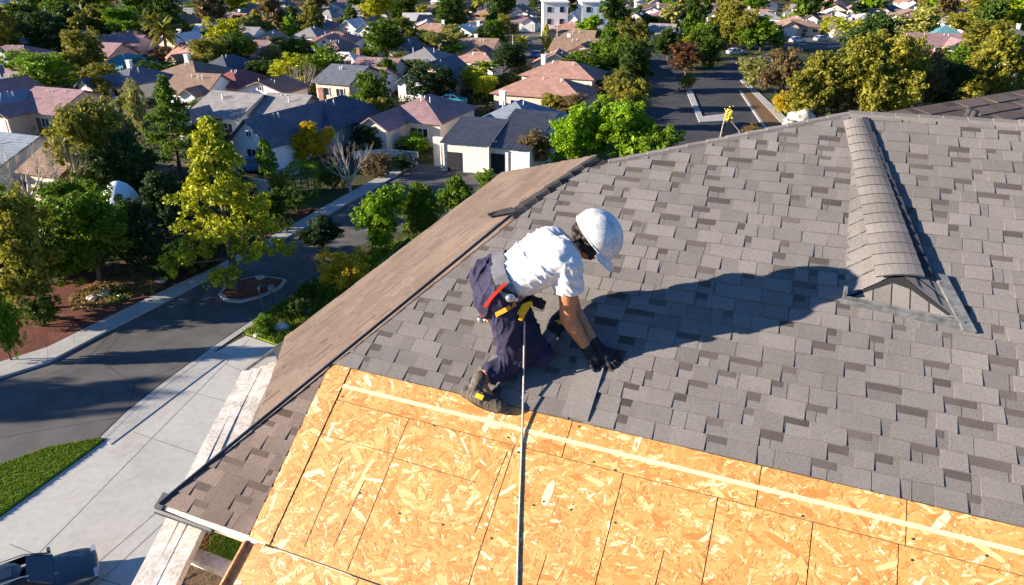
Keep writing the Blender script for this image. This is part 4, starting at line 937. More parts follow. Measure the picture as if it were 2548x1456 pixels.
def proto(kind, var, crown, trunk, mt_bark='bark'):
    src = crown or trunk; rad = sorted(math.hypot(v[0], v[1]) for v in src.v); R = rad[int(len(rad) * .97)]; zt = sorted(v[2] for v in src.v)[int(len(src.v) * .997)]
    for q in (crown, trunk):
        if q: q.v = [(x / R * .5, y / R * .5, z / zt) for x, y, z in q.v]
    r = thing(kind, None, None, (0, 0, 0)); c = crown.build('crown', M['leaf'], r) if crown else None
    t = trunk.build('trunk', M[mt_bark], r); PROTO.setdefault(kind, []).append([r, False])
def mk_broad(kind, seed, ncl, nl, size, base=.30, rx=.5, lobes=7, flat=.8, dens=1.0):
    rr = random.Random(seed); cr, tr = MB(), MB()
    cz = (1 + base) / 2; rz = (1 - base) / 2
    lob = [(Vector((rr.uniform(-.26, .26), rr.uniform(-.26, .26), cz + rr.uniform(-.65, .62) * rz)), rr.uniform(.17, .29)) for _ in range(lobes)] + [(Vector((0, 0, cz)), .28), (Vector((rr.uniform(-.05, .05), 0, 1 - .2)), .18)]
    for k in range(ncl):
        c, R = lob[k % len(lob)]
        d = Vector((rr.gauss(0, 1), rr.gauss(0, 1), rr.gauss(.25, 1))).normalized(); p = c + Vector((d.x * R, d.y * R, d.z * R * .95)) * rr.uniform(.6, 1.04)
        if p.z > 1: p.z = 1 - rr.random() * .05
        if p.z < base * .7: p.z = base * .7 + rr.random() * .05
        leaves(cr, p, rr.uniform(.035, .085), int(nl * rr.uniform(.6, 1.4)), size, rr, flat=flat)
    for k in range(int(ncl * 5)):
        c, R = lob[k % len(lob)]; leaves(cr, c, R * .62, 1, size * 2.6, rr)
    tr.tube([(0, 0, -.02), (.004, 0, .05), (.012, .005, base), (0, .01, cz)], [.034, .024, .019, .012], 8)
    for c, R in lob[:lobes]:
        s_ = Vector((.01, .005, base * rr.uniform(.7, 1.2))); tr.tube([s_, s_.lerp(c, .5) + Vector((0, 0, -.02)), c], [.012, .008, .004], 5, cap=False)
    proto(kind, seed, cr, tr)
def mk_conic(kind, seed, ncl, nl, size, rx=.5, base=.16):
    rr = random.Random(seed); cr, tr = MB(), MB(); tiers = []
    for k in range(26):
        z = base + (1 - base) * (k / 26) ** .92; a = k * 2.4 + rr.uniform(-.4, .4); R = .46 * (1 - ((z - base) / (1 - base)) ** 1.35) * rr.uniform(.62, 1.08) * (1 if z > base + .05 else .8) + .02
        tiers.append((z, a, R)); tr.tube([(0, 0, z - .03), (math.cos(a) * R * .6, math.sin(a) * R * .6, z), (math.cos(a) * R, math.sin(a) * R, z + .03)], [.008, .005, .002], 4, cap=False)
    for k in range(ncl):
        z, a, R = tiers[k % 26]; f = rr.uniform(.3, 1.0); a2 = a + rr.gauss(0, .30)
        leaves(cr, Vector((math.cos(a2) * R * f, math.sin(a2) * R * f, z + rr.gauss(.01, .022))), rr.uniform(.03, .06), int(nl * rr.uniform(.6, 1.4)), size, rr, flat=.7)
    tr.tube([(0, 0, -.02), (.01, 0, .08), (.015, 0, .4), (0, 0, .95)], [.034, .026, .018, .004], 8); proto(kind, seed, cr, tr)
def mk_column(kind, seed, ncl, nl, size):
    rr = random.Random(seed); cr, tr = MB(), MB()
    for k in range(ncl):
        z = rr.uniform(.03, .97); R = .46 * math.sin(math.pi * min(1, (z * .86 + .14)) ** .8) ** .7; a = rr.uniform(0, 6.28); f = rr.uniform(.5, .95)
        leaves(cr, Vector((math.cos(a) * R * f, math.sin(a) * R * f, z)), .06, nl, size, rr, flat=1.0)
    tr.tube([(0, 0, -.02), (0, 0, .8)], [.08, .03], 6); proto(kind, seed, cr, tr)
def mk_bush(kind, seed, ncl, nl, size):
    rr = random.Random(seed); cr, tr = MB(), MB()
    lob = [(Vector((rr.uniform(-.25, .25), rr.uniform(-.25, .25), rr.uniform(.2, .55))), rr.uniform(.2, .34)) for _ in range(7)]
    for k in range(ncl):
        c, R = lob[k % 7]; d = Vector((rr.gauss(0, 1), rr.gauss(0, 1), rr.gauss(.4, 1))).normalized(); p = c + d * R * rr.uniform(.6, 1.05); p.z = max(.03, min(1, p.z * 1.1))
        leaves(cr, p, rr.uniform(.05, .1), int(nl * rr.uniform(.6, 1.4)), size, rr)
    for k in range(5): tr.tube([(0, 0, -.02), tuple(lob[k][0])], [.02, .008], 5)
    proto(kind, seed, cr, tr)
def mk_hedge(kind, seed, n2, size):
    rr = random.Random(seed); cr, tr = MB(), MB()
    for k in range(n2):
        f = rr.randrange(5); x, y, z = rr.uniform(-.5, .5), rr.uniform(-.5, .5), rr.uniform(.02, 1)
        if f == 0: x = -.5
        elif f == 1: x = .5
        elif f == 2: y = -.5
        elif f == 3: y = .5
        else: z = 1
        leaves(cr, Vector((x * .94, y * .94, z * .95)), .05, 7, size, rr)
    for k in range(4): tr.tube([(-.35 + .23 * k, 0, 0), (-.35 + .23 * k, 0, .8)], [.03, .02], 5)
    proto(kind, seed, cr, tr)
def mk_palm(kind, seed):
    rr = random.Random(seed); cr, tr = MB(), MB()
    tr.tube([(0, 0, 0), (.02, 0, .35), (0, .01, .74)], [.04, .028, .026], 8)
    for k in range(34):
        a = rr.uniform(0, 6.28); el = rr.uniform(-.5, 1.3); L = rr.uniform(.32, .46); p = Vector((0, .01, .74)); d = Vector((math.cos(a) * math.cos(el), math.sin(a) * math.cos(el), math.sin(el))); side = Vector((-math.sin(a), math.cos(a), 0))
        for s_ in range(7):
            q = p + d * L / 7; d = (d + Vector((0, 0, -.17))).normalized(); w_ = .075 * math.sin(math.pi * (s_ + .8) / 8)
            for sg in (-1, 1):
                cr.add([p, q, q + side * sg * w_ - Vector((0, 0, w_ * .5)), p + side * sg * w_ * .8 + d * .01 - Vector((0, 0, w_ * .5))], [(0, 1, 2, 3)])
            p = q
    proto(kind, seed, cr, tr)
def mk_bare(kind, seed):
    rr = random.Random(seed); tr = MB(); tips = []
    tr.tube([(0, 0, -.02), (.01, 0, .14)], [.035, .026], 8)
    for k in range(6):
        a = k * 1.047 + rr.uniform(-.3, .3); limb(tr, Vector((.01, 0, .12)), Vector((math.cos(a) * .75, math.sin(a) * .75, .9)).normalized(), .26, .026, 4, rr, .55, tips)
    proto(kind, seed, None, tr, 'bark_pale')
for s_ in range(4): mk_broad('broadleaf_tree', 11 + s_, 260, 50, .019, base=.08 + .04 * (s_ % 3), lobes=7 + s_)
for s_ in range(3): mk_broad('olive_tree', 31 + s_, 200, 40, .018, base=.18, lobes=6 + s_, flat=.6)
for s_ in range(3): mk_broad('distant_tree', 51 + s_, 90, 28, .034, base=.08, lobes=6)
for s_ in range(2): mk_conic('conical_tree', 71 + s_, 340, 32, .0155)
mk_column('cypress', 81, 160, 26, .035); mk_column('columnar_tree', 82, 120, 22, .05)
for s_ in range(3): mk_bush('shrub', 91 + s_, 150, 30, .03)
mk_hedge('hedge', 95, 900, .02); 
for s_ in range(2): mk_palm('palm_tree', 96 + s_)
for s_ in range(3): mk_bare('bare_tree', 98 + s_)
TC = {'dark green': (.065, .115, .016), 'green': (.11, .19, .012), 'bright green': (.18, .30, .012), 'yellow green': (.36, .37, .014), 'yellow': (.66, .46, .015), 'olive': (.21, .20, .035), 'pale olive': (.32, .32, .11), 'brown': (.17, .12, .065), 'golden': (.42, .31, .02), 'deep green': (.036, .07, .022), 'rusty': (.13, .065, .04), 'pine': (.36, .38, .022)}
TN = []
rt = random.Random(77)
def tree(kind, px, yb, yt, wpx, col, label=None, group='trees among the houses', dm=None, lean=0.0):
    p = gnd(px, yb); hh = .3
    while proj(p + Vector((0, 0, hh)))[1] > yt and hh < 45: hh += .1
    W_ = wpx * proj(p + Vector((0, 0, hh * .6)))[2] / F_
    pool = PROTO[kind]; e = pool[len(TN) % len(pool)]
    if not e[1]: r = e[0]; e[1] = True
    else: r = copy_tree(e[0])
    r.location = p; k = W_ * 1.06; r.scale = (k, (dm or 1) * k, hh); r.rotation_euler = (0, lean, rt.uniform(0, 6.28) if dm is None else 0)
    if label: USED[label] = 1
    c = TC[col]; j = rt.uniform(1.0, 1.4)
    for ch in r.children: ch.color = (c[0] * j, c[1] * j, c[2], 1)
    if label is None: label = uniq(('%s %s' % (col, kind.replace('_', ' ').replace('distant tree', 'tree').replace('broadleaf tree', 'leafy tree'))), px, (yb + yt) / 2, HL[:NH])
    if kind == 'distant_tree': r.name = 'tree'
    tag(r, label, 'tree' if kind not in ('shrub', 'hedge') else kind, group if kind not in ('shrub', 'hedge') else 'garden shrubs'); TN.append((px, yb, p, W_ / 2)); return r
B, O, S, CT = 'broadleaf_tree', 'olive_tree', 'shrub', 'conical_tree'
for a in [
 (CT, 592, 724, 308, 268, 'pine', 'tall yellow green conical tree standing on the kerbed island in the street', None, None, -.06),
 (B, 110, 770, 470, 240, 'olive', 'huge olive green tree mass left of the street, lower left'), (B, 250, 705, 480, 210, 'green', 'dense green tree behind the dry patch beyond the street'),
 (B, 20, 690, 490, 170, 'green', 'green tree cut by the left edge below the bare tree'), (B, 350, 640, 500, 150, 'deep green', 'blackish tree between the dome tent and the yellow green conical tree'),
 (B, 30, 900, 690, 90, 'green', 'slim green tree nearest to the left edge by the mulch'), (S, 110, 815, 735, 90, 'dark green', 'low dark shrub at the edge of the mulch bed'),
 (B, 262, 500, 252, 170, 'olive', 'big olive tree between the peach wall and the tall green tree'), (B, 340, 510, 330, 140, 'deep green', 'deep green tree left of the yellow green conical tree top'),
 (S, 250, 440, 375, 90, 'yellow green', 'yellow green shrub in front of the big olive tree'), (B, 180, 560, 450, 150, 'green', 'mid green tree left of the white dome tent'),
 (CT, 452, 430, 192, 150, 'green', 'tall pointed green tree behind the yellow green conical tree'), (O, 358, 350, 198, 86, 'pale olive', 'pale wispy olive tree left of the tall pointed green tree'),
 (B, 60, 620, 475, 160, 'green', 'rounded green tree below the bare trees'), (B, 175, 690, 520, 190, 'dark green', 'dark leafy tree left of the white dome tent foot'), (S, 430, 690, 600, 120, 'deep green', 'dark bush right of the dome tent at the mulch'), (S, 505, 670, 600, 90, 'dark green', 'dark shrub behind the foot of the conical tree'),
 (B, 410, 560, 430, 120, 'deep green', 'dark tree directly left of the conical tree'), (B, 530, 420, 300, 110, 'dark green', 'dark tree right of the tall pointed green tree'), (B, 690, 560, 470, 90, 'dark green', 'dark tree right of the conical tree by the pavement'),
 (S, 640, 560, 500, 80, 'olive', 'olive shrub between the conical tree and the tan wall'), (S, 740, 530, 470, 80, 'dark green', 'dark shrub in front of the clipped bright hedge'), (S, 590, 500, 430, 90, 'dark green', 'dark shrub left of the cypress'), (S, 940, 440, 385, 80, 'brown', 'brown scrub by the pale bare tree'), (S, 830, 470, 410, 80, 'dark green', 'dark scrub left of the pale bare tree'), (S, 1000, 425, 385, 60, 'deep green', 'dark scrub right of the pale bare tree'),
 (B, 1575, 230, 100, 90, 'dark green', 'dark tree at the left kerb of the side street'), (B, 1560, 320, 200, 100, 'olive', 'olive tree at the left kerb above the bright pair'), (B, 1510, 190, 70, 90, 'green', 'green tree left of the tall olive at the side street'), (B, 1660, 150, 70, 80, 'dark green', 'dark tree at the far end of the side street'), (B, 1230, 130, 50, 60, 'green', 'green tree at the left of the middle street'), (B, 1370, 300, 235, 60, 'olive', 'olive tree at the front of the long terracotta roof'),  # the two left kerb trees are added to shade the side street
 (B, 1760, 165, 60, 110, 'dark green', 'dark tree inside the bend of the side street'), (B, 1890, 130, 40, 110, 'green', 'green tree at the outer bend of the side street'),
 (CT, 235, 196, 110, 84, 'deep green', 'dark conifer between the mauve house and the teal roof'), ('palm_tree', 425, 170, 42, 90, 'olive', 'tall palm in front of the maroon roofed house'), ('palm_tree', 398, 120, 30, 70, 'olive', 'thin palm behind the tall palm'),
 ('bare_tree', 85, 528, 325, 160, 'brown', 'bare grey branching tree in front of the large blue roof'), ('bare_tree', 190, 535, 338, 140, 'brown', 'bare tree to the right of the one before the blue roof'),
 ('bare_tree', 762, 250, 155, 80, 'brown', 'bare grey tree left of the tall peach house'), ('bare_tree', 872, 478, 345, 120, 'brown', 'pale bare tree by the bend of the street'),
 ('hedge', 285, 500, 445, 100, 'yellow green', 'clipped yellow green hedge behind the dome tent', None, .4), ('hedge', 762, 486, 405, 90, 'bright green', 'clipped bright green hedge right of the cypress', None, .8),
 ('cypress', 668, 436, 348, 46, 'bright green', 'slim bright green cypress in front of the shaded drive'), (B, 780, 405, 305, 95, 'yellow', 'bright yellow leaved tree left of the pale bare tree'),
 (O, 692, 505, 428, 62, 'olive', 'small olive tree by the low tan wall'), (B, 925, 318, 180, 96, 'green', 'round topped green tree between the tall peach house and the cream garage'), (O, 950, 335, 245, 70, 'olive', 'greyish tree just in front of the round topped one'),
 (B, 968, 225, 145, 62, 'green', 'leafy green tree left of the small white annex'), (B, 1445, 425, 262, 160, 'bright green', 'large bright green tree at the roof hip, left of a close pair'), (B, 1545, 425, 250, 170, 'bright green', 'large bright green tree at the roof hip, right of a close pair'), (B, 1625, 440, 310, 110, 'green', 'darker green tree right of the bright pair above the roof'),
 (O, 1420, 305, 235, 85, 'brown', 'brownish tree behind the bright green pair'), (O, 1540, 275, 172, 84, 'olive', 'round olive tree left of the side street'), (O, 1590, 175, 48, 112, 'olive', 'tall olive tree with visible trunk at the top of the side street'),
 (B, 1525, 125, -5, 82, 'dark green', 'tall dark tree left of the bright cream gable'), (O, 1705, 195, 106, 96, 'rusty', 'reddish brown tree with pale trunk on the side street corner'), (S, 1707, 228, 186, 38, 'olive', 'small round olive shrub at the tip of the median'),
 (O, 1872, 232, 142, 84, 'pale olive', 'pale leaning tree right of the side street bend'), (O, 1940, 270, 120, 105, 'brown', 'dark brown tree between the pale leaning tree and the big olives'),
 (B, 2030, 300, 132, 160, 'olive', 'left one of the big olive green trees above the roof peak'), (B, 2110, 300, 88, 170, 'olive', 'tallest middle one of the big olive green trees'), (B, 2205, 300, 86, 170, 'olive', 'right one of the big olive green trees'), (O, 2258, 290, 120, 120, 'brown', 'brownish tree at the right flank of the big olives'),
 (S, 1945, 282, 226, 56, 'golden', 'golden shrub at the left foot of the big olives'), (B, 2180, 296, 185, 110, 'yellow green', 'yellow green tree in front of the big olives'), (S, 2080, 296, 215, 90, 'brown', 'brown bush in front of the big olives'),
 (B, 2325, 280, 150, 140, 'deep green', 'dark blue green tree left of the far right tree'), (B, 2452, 262, 82, 140, 'olive', 'far right tall tree above the brown roof wing'), (O, 2530, 262, 160, 90, 'pale olive', 'pale tree cut by the right edge above the brown roof wing'),
 (B, 2440, 105, -10, 150, 'olive', 'large light green tree in the top right corner, left one'), (B, 2525, 110, -20, 130, 'bright green', 'bright green tree in the top right corner, right one'), (S, 2100, 92, 45, 120, 'yellow green', 'yellow green bank of shrubs right of the far car park'), (S, 2190, 90, 40, 90, 'yellow green', 'yellow green shrub further right of the far car park'),
 (B, 1128, 96, -10, 78, 'dark green', 'tall dark green tree left of the big white gable'), (B, 1005, 60, -20, 90, 'dark green', 'dark tree behind the small red roof near the top'), (B, 1812, 125, 4, 115, 'olive', 'tall olive tree above the bend of the side street'), (B, 1715, 95, -10, 80, 'dark green', 'dark tree above the reddish brown corner tree'),
 (S, 1712, 115, 84, 56, 'yellow green', 'yellow green shrub above the reddish brown corner tree'), (B, 960, 625, 470, 130, 'bright green', 'bright green tree at the eave line, left of two'), (B, 1050, 605, 462, 120, 'green', 'green tree at the eave line, right of two'), (B, 1140, 540, 440, 90, 'green', 'green bush beyond the right eave line tree'), (S, 1215, 470, 420, 70, 'green', 'low green shrub where the brown roof ends'),
 (O, 806, 650, 545, 112, 'deep green', 'dark thin leaved tree at the right side of the street'), (S, 868, 728, 620, 130, 'golden', 'yellow flowering shrub beside the roof edge'), (S, 1035, 375, 328, 82, 'bright green', 'green shrub in front of the cream gabled garage'), (B, 918, 378, 312, 90, 'deep green', 'dark bush left of the cream gabled garage'),
 (S, 740, 790, 745, 60, 'dark green', 'dark planting along the roof edge, middle'), (S, 665, 830, 785, 60, 'green', 'leafy planting near the end of the driveway'), (S, 820, 742, 700, 60, 'green', 'green planting behind the yellow flowering shrub'), (S, 720, 870, 836, 50, 'bright green', 'bright green tuft right beside the eave'), (S, 775, 745, 700, 50, 'dark green', 'dark planting behind the white boulder'),
 ('columnar_tree', 638, 62, 24, 34, 'yellow', 'yellow poplar like tree near the top left of centre'), (B, 615, 165, 88, 66, 'green', 'green tree right of the maroon roof'), (B, 740, 175, 95, 100, 'dark green', 'dark tree behind the bare grey tree'), (O, 690, 120, 78, 60, 'olive', 'olive tree behind the small terracotta house'), (S, 690, 195, 165, 70, 'bright green', 'bright shrub left of the bare grey tree'),
 ('columnar_tree', 555, 86, 50, 30, 'golden', 'golden round tree left of the white house'), (S, 1210, 245, 190, 70, 'yellow green', 'yellow green shrub beside the long terracotta roof'), (S, 1160, 200, 165, 50, 'bright green', 'green shrub right of the white van'), ('palm_tree', 1135, 160, 108, 60, 'bright green', 'palm above the peach gable'), ('palm_tree', 1205, 210, 150, 70, 'green', 'palm left of the long terracotta roof'), ('palm_tree', 1300, 140, 88, 40, 'yellow green', 'palm on the left kerb of the middle street'),
 ('cypress', 1358, 130, 60, 22, 'yellow green', 'slim yellow green tree on the right kerb of the middle street'), (B, 1052, 112, 74, 56, 'bright green', 'round bright green tree behind the dark grey hip roof'), (S, 500, 300, 250, 60, 'dark green', 'dark shrub left of the twin cream gables'), (B, 625, 330, 270, 80, 'deep green', 'dark bushy tree below the twin cream gables'), (B, 40, 130, 30, 130, 'dark green', 'dark tree on the upper left edge'), (B, 120, 140, 30, 130, 'deep green', 'very dark tree right of the upper left edge one'), (B, 30, 145, 70, 60, 'green', 'lighter green tree in front of the upper left dark trees'),
 (B, 200, 60, -20, 110, 'olive', 'large olive tree at the top left'), (B, 110, 40, -40, 120, 'olive', 'olive tree furthest to the top left corner'), (S, 1870, 340, 306, 50, 'brown', 'dry brown shrub right of the yellow flowered pole'), ('bare_tree', 2062, 125, 45, 30, 'brown', 'tall bare pale trunk rising behind the big olives'),
 (S, 100, 305, 270, 70, 'green', 'shrub row above the long peach wall'), (S, 445, 240, 205, 70, 'green', 'green shrub left of the dark brown roof'), (B, 255, 262, 190, 70, 'olive', 'ivy clad tree beside the slate house'), (S, 60, 330, 305, 80, 'bright green', 'bright shrub on the near side of the peach wall'), (S, 140, 340, 315, 80, 'yellow green', 'yellow green shrub on the near side of the peach wall'),
 (B, 840, 330, 262, 60, 'deep green', 'dark tree right of the broad white gable'), (S, 1290, 420, 372, 60, 'brown', 'grey twiggy shrub right of the pale pole'), (O, 1330, 425, 330, 90, 'brown', 'dry grey bush beside the slatted roof'),
 ]:
    a = list(a) + [None] * 4
    tree(a[0], a[1], a[2], a[3], a[4], a[5], a[6], dm=a[8] if a[8] is not None and a[0] == 'hedge' else None, lean=a[9] or 0)
q_ = proj((-52, 26.6, 0)); tp = proj((-52, 26.6, 9.5)); tree(B, q_[0], q_[1], tp[1], 6 * F_ / q_[2], 'green', 'leafy tree just outside the left edge whose shadow crosses the near street')
# filler trees between the houses
rt2 = random.Random(5); cnt = 0
def clear_of_house(p, r):
    for q in HL:
        if (Vector((p.x, p.y)) - Vector((q[4].x, q[4].y))).length < q[5] * .62 + r * .3: return False
    return True
STR = [[gnd(x, y) for x, y in pl] for pl in ([(1590, 110), (1640, 108), (1700, 190), (1760, 174), (1855, 143), (1960, 128), (1975, 312), (1960, 460), (1640, 460), (1599, 251)], [(1305, 60), (1358, 60), (1362, 170), (1262, 170)], [(1933, 96), (1990, 80), (2110, 82), (2100, 126), (1950, 128)])] + [[gnd(x, y) for x, y in L_in + R_in]]
def inpoly(p, pl):
    c = False
    for i in range(len(pl)):
        a, d = pl[i], pl[i - 1]
        if (a.y > p.y) != (d.y > p.y) and p.x < (d.x - a.x) * (p.y - a.y) / (d.y - a.y) + a.x: c = not c
    return c
for i in range(9000):
    if cnt >= 300: break
    py = rt2.uniform(-25, 120) if rt2.random() < .6 else rt2.uniform(100, 470); px = rt2.uniform(-30, 2580)
    if py > 260 and (px > 1300 or 560 < px < 1280): continue
    if py > 285: continue
    p = gnd(px, py); r = rt2.uniform(2.4, 5.6) if py > 30 else rt2.uniform(3, 6.5)
    if any(inpoly(p + Vector((dx, dy, 0)), pl) for pl in STR for dx in (-r, 0, r) for dy in (-r, 0, r)): continue
    if any((p - t_[2]).length < (t_[3] + r) * (.5 if py < 120 else .6) for t_ in TN) or not clear_of_house(p, r): continue
    d = proj(p)[2]; hh = r * rt2.uniform(1.3, 2.6); top = proj(p + Vector((0, 0, hh)))[1]
    if top > 0 and py < 0: pass
    if top > 520: continue
    kind = rt2.choice(('distant_tree',) * 6 + ('olive_tree', 'conical_tree', 'shrub', 'palm_tree')) if py < 130 else rt2.choice(('broadleaf_tree', 'olive_tree', 'shrub', 'shrub'))
    if kind == 'palm_tree' and rt2.random() < .5: kind = 'distant_tree'
    if kind == 'shrub': hh *= .55; top = proj(p + Vector((0, 0, hh)))[1]
    col = rt2.choice(('dark green', 'dark green', 'green', 'green', 'olive', 'olive', 'deep green', 'bright green', 'yellow green', 'yellow green', 'brown', 'pale olive'))
    tree(kind, px, py, top, 2 * r * F_ / d, col); cnt += 1
for k, pool in PROTO.items():
    for r, used in pool:
        if not used:
            for ch in list(r.children): bpy.data.objects.remove(ch)
            bpy.data.objects.remove(r)
# far-off wood beyond the last houses and to both sides
b = MB(); rr = random.Random(8)
for i in range(1500):
    x, y = rr.uniform(-650, 650), rr.uniform(340, 900)
    if abs(x) < 60 and y < 400: pass
    leaves(b, Vector((x, y, rr.uniform(1.5, 5))), rr.uniform(4, 8), 26, 1.3, rr, flat=.8)
o = b.build('distant_wood', M['leaf']); o.color = (.05, .08, .03, 1); o['kind'] = 'stuff'; o['label'] = 'far off tree cover beyond the last houses'; o['category'] = 'wood'
def undergrowth(name, label, n2, col, seed):
    rr = random.Random(seed); b = MB(); k = 0; tries = 0
    while k < n2 and tries < 60000:
        tries += 1; py = rr.uniform(20, 760) if rr.random() < .5 else rr.uniform(20, 260); px = rr.uniform(-900, 2900)
        if py > 430 and px > 700: continue
        if py > 500 and py > 900 - px * .45: continue
        p = gnd(px, py)
        if any(inpoly(p, pl) for pl in STR) or not clear_of_house(p, 1.2): continue
        if py > 640 and noise.noise(p * .3) < .1: continue
        if noise.noise(p * .09 + Vector((seed, 0, 0))) < -.05: continue
        k += 1; r = rr.uniform(.5, 1.3); leaves(b, p + Vector((0, 0, r * .35)), r, 16, .22, rr, flat=.7)
    o = b.build(name, M['leaf']); o.color = col + (1,); o['kind'] = 'stuff'; o['label'] = label; o['category'] = 'undergrowth'
undergrowth('undergrowth', 'dark low scrub filling the yards', 4200, (.035, .06, .012), 61)
undergrowth('undergrowth', 'green low planting in the yards', 3200, (.09, .15, .015), 62)
undergrowth('undergrowth', 'dry brown scrub in the yards', 1500, (.13, .09, .045), 63)
# ground cover in the planting strip and lawns
def tufts(name, label, pix, n2, h_, col, size, seed, z=.1):
    pl = [gnd(x, y) for x, y in pix]; rr = random.Random(seed); b = MB(); xs = [p.x for p in pl]; ys = [p.y for p in pl]; k = 0
    while k < n2:
        p = Vector((rr.uniform(min(xs), max(xs)), rr.uniform(min(ys), max(ys)), z))
        if not inpoly(p, pl): continue
        k += 1; a = rr.uniform(0, 6.28); w_ = size * rr.uniform(.5, 1.3); hh = h_ * rr.uniform(.5, 1.4); dx, dy = math.cos(a) * w_, math.sin(a) * w_; lx, ly = rr.uniform(-1, 1) * hh * .6, rr.uniform(-1, 1) * hh * .6
        b.add([(p.x - dx, p.y - dy, z), (p.x + dx, p.y + dy, z), (p.x + lx, p.y + ly, z + hh)], [(0, 1, 2)])
    o = b.build(name, M['leaf']); o.color = col + (1,); o['kind'] = 'stuff'; o['label'] = label; o['category'] = 'ground cover'
tufts('grass', 'short green grass of the wedge shaped lawn by the driveway', [(252, 1092), (120, 1116), (0, 1160), (-300, 1290), (-300, 1470), (0, 1284), (256, 1098)], 16000, .06, (.16, .25, .02), .022, 1)
tufts('ground_cover', 'low leafy ground cover along the roof edge', [(612, 832), (660, 786), (803, 690), (900, 640), (1000, 600), (900, 700), (760, 880), (690, 860)], 7000, .30, (.17, .23, .025), .07, 2)
tufts('mulch_litter', 'dry leaf litter and twigs on the dry patch', [(170, 745), (250, 700), (330, 690), (420, 700), (400, 720), (250, 770), (180, 775)], 2500, .14, (.32, .22, .10), .09, 3)
tufts('grass', 'grass patch seen through the pergola', [(535, 1330), (640, 1345), (640, 1425), (500, 1400)], 5000, .06, (.14, .22, .02), .022, 4, .09)
tufts('leaf_litter', 'dry brown leaf litter seen through the pergola', [(470, 1285), (570, 1310), (540, 1400), (440, 1345)], 1500, .08, (.35, .2, .1), .05, 5, .05)
# ------------------------------------------------------------------ the roofer
def eval_mesh(o):
    dg = bpy.context.evaluated_depsgraph_get(); return bpy.data.meshes.new_from_object(o.evaluated_get(dg))
PERSON = None
def capsules(b, segs):
    for (a, c, ra, rb) in segs:
        a, c = Vector(a), Vector(c); d = c - a; n2 = max(2, int(d.length / .03)); pts = []; rs = []
        # rounded ends
        dn = d.normalized() if d.length > 1e-6 else Vector((0, 0, 1))
        for k in (-1, -.92, -.7, -.38): pts.append(a + dn * ra * k); rs.append(max(.001, ra * math.sqrt(max(0, 1 - k * k))))
        for i in range(n2 + 1): pts.append(a.lerp(c, i / n2)); rs.append(ra + (rb - ra) * i / n2)
        for k in (.38, .7, .92, 1): pts.append(c + dn * rb * k); rs.append(max(.001, rb * math.sqrt(max(0, 1 - k * k))))
        b.tube(pts, rs, 14)
def organic(name, segs, mt, voxel=.007, smooth_it=6, wrinkle=None, cuts=(), parent=None, extra=None, solid=0.0):
    b = MB(); capsules(b, segs)
    if extra: extra(b)
    me = bpy.data.meshes.new(name); me.from_pydata(b.v, [], b.f); tmp = bpy.data.objects.new('tmp', me); COL.objects.link(tmp)
    bm = bmesh.new(); bm.from_mesh(me); bmesh.ops.recalc_face_normals(bm, faces=bm.faces[:]); bm.to_mesh(me); bm.free()
    r = tmp.modifiers.new('r', 'REMESH'); r.mode = 'VOXEL'; r.voxel_size = voxel; r.adaptivity = 0
    s_ = tmp.modifiers.new('s', 'SMOOTH'); s_.iterations = smooth_it; s_.factor = .5
    m2 = eval_mesh(tmp); bpy.data.objects.remove(tmp)
    bm = bmesh.new(); bm.from_mesh(m2); bm.normal_update()
    if wrinkle:
        dv = [(v, wrinkle(v.co, v.normal)) for v in bm.verts]
        for v, k in dv: v.co += v.normal * k
    for p, nn in cuts: bmesh.ops.bisect_plane(bm, geom=bm.verts[:] + bm.edges[:] + bm.faces[:], plane_co=Vector(p), plane_no=Vector(nn).normalized(), clear_outer=True)
    off = parent.location if parent else Vector()
    for v in bm.verts: v.co -= off
    bm.to_mesh(m2); bm.free(); m2.materials.clear(); m2.materials.append(mt); m2.polygons.foreach_set('use_smooth', [True] * len(m2.polygons)); m2.name = name
    o = bpy.data.objects.new(name, m2); COL.objects.link(o); o.parent = parent
    if solid:
        md = o.modifiers.new('t', 'SOLIDIFY'); md.thickness = solid; md.offset = 1; m3 = eval_mesh(o); o.modifiers.clear(); o.data = m3
    return o
M['skin'] = mat('skin', (.42, .185, .09), .5, 20, .08, .0008, 200, spec=.35)
M['shirt'] = mat('white_cotton', (.64, .65, .67), .85, 6, .05, .0015, 60)
M['trouser'] = mat('navy_cotton', (.024, .021, .052), .85, 5, .3, .0015, 90)
M['belt'] = mat('grey_belt', (.13, .13, .15), .6, 12, .2)
M['helmet'] = mat('white_helmet_plastic', (.60, .60, .58), .32, 11, .22, .0006, 60, spec=.5)
M['hair'] = mat('dark_hair', (.02, .012, .01), .6, 30, .4, .003, 90)
M['glove'] = mat('black_glove', (.016, .015, .02), .7, 20, .4, .001, 120)
M['boot'] = mat('worn_boot', (.085, .068, .052), .75, 14, .4, .002, 90)
M['sole'] = mat('boot_sole', (.03, .028, .026), .8)
M['yellow'] = mat('yellow_webbing', (.80, .42, .01), .6, 20, .2)
M['orange'] = mat('orange_webbing', (.75, .27, .01), .6, 20, .2)
M['red'] = mat('red_strap', (.55, .03, .015), .55, 20, .2)
M['steel'] = mat('steel_hardware', (.45, .47, .5), .3, 20, .2, metal=.8)
M['rope'] = mat('grey_rope', (.45, .40, .35), .9, 60, .35, .001, 400)
Wl = Vector((.22, -.975, 0))           # towards his right side, nearest the camera
FW = Vector((.975, .22, 0))
pel = PH(1245, 700, .47); shm = PH(1398, 622, .60)
hipR, hipL = pel + Wl * .085 + Vector((0, 0, -.03)), pel - Wl * .085
shR, shL = shm + Wl * .135 + Vector((.0, 0, -.03)), shm - Wl * .14
elR, wrR = PH(1414, 792, .30), PH(1464, 872, .085)
elL, wrL = PH(1430, 772, .23), PH(1484, 860, .075)
kneeR, ankR = PH(1290, 893, .10), PH(1190, 948, .10)
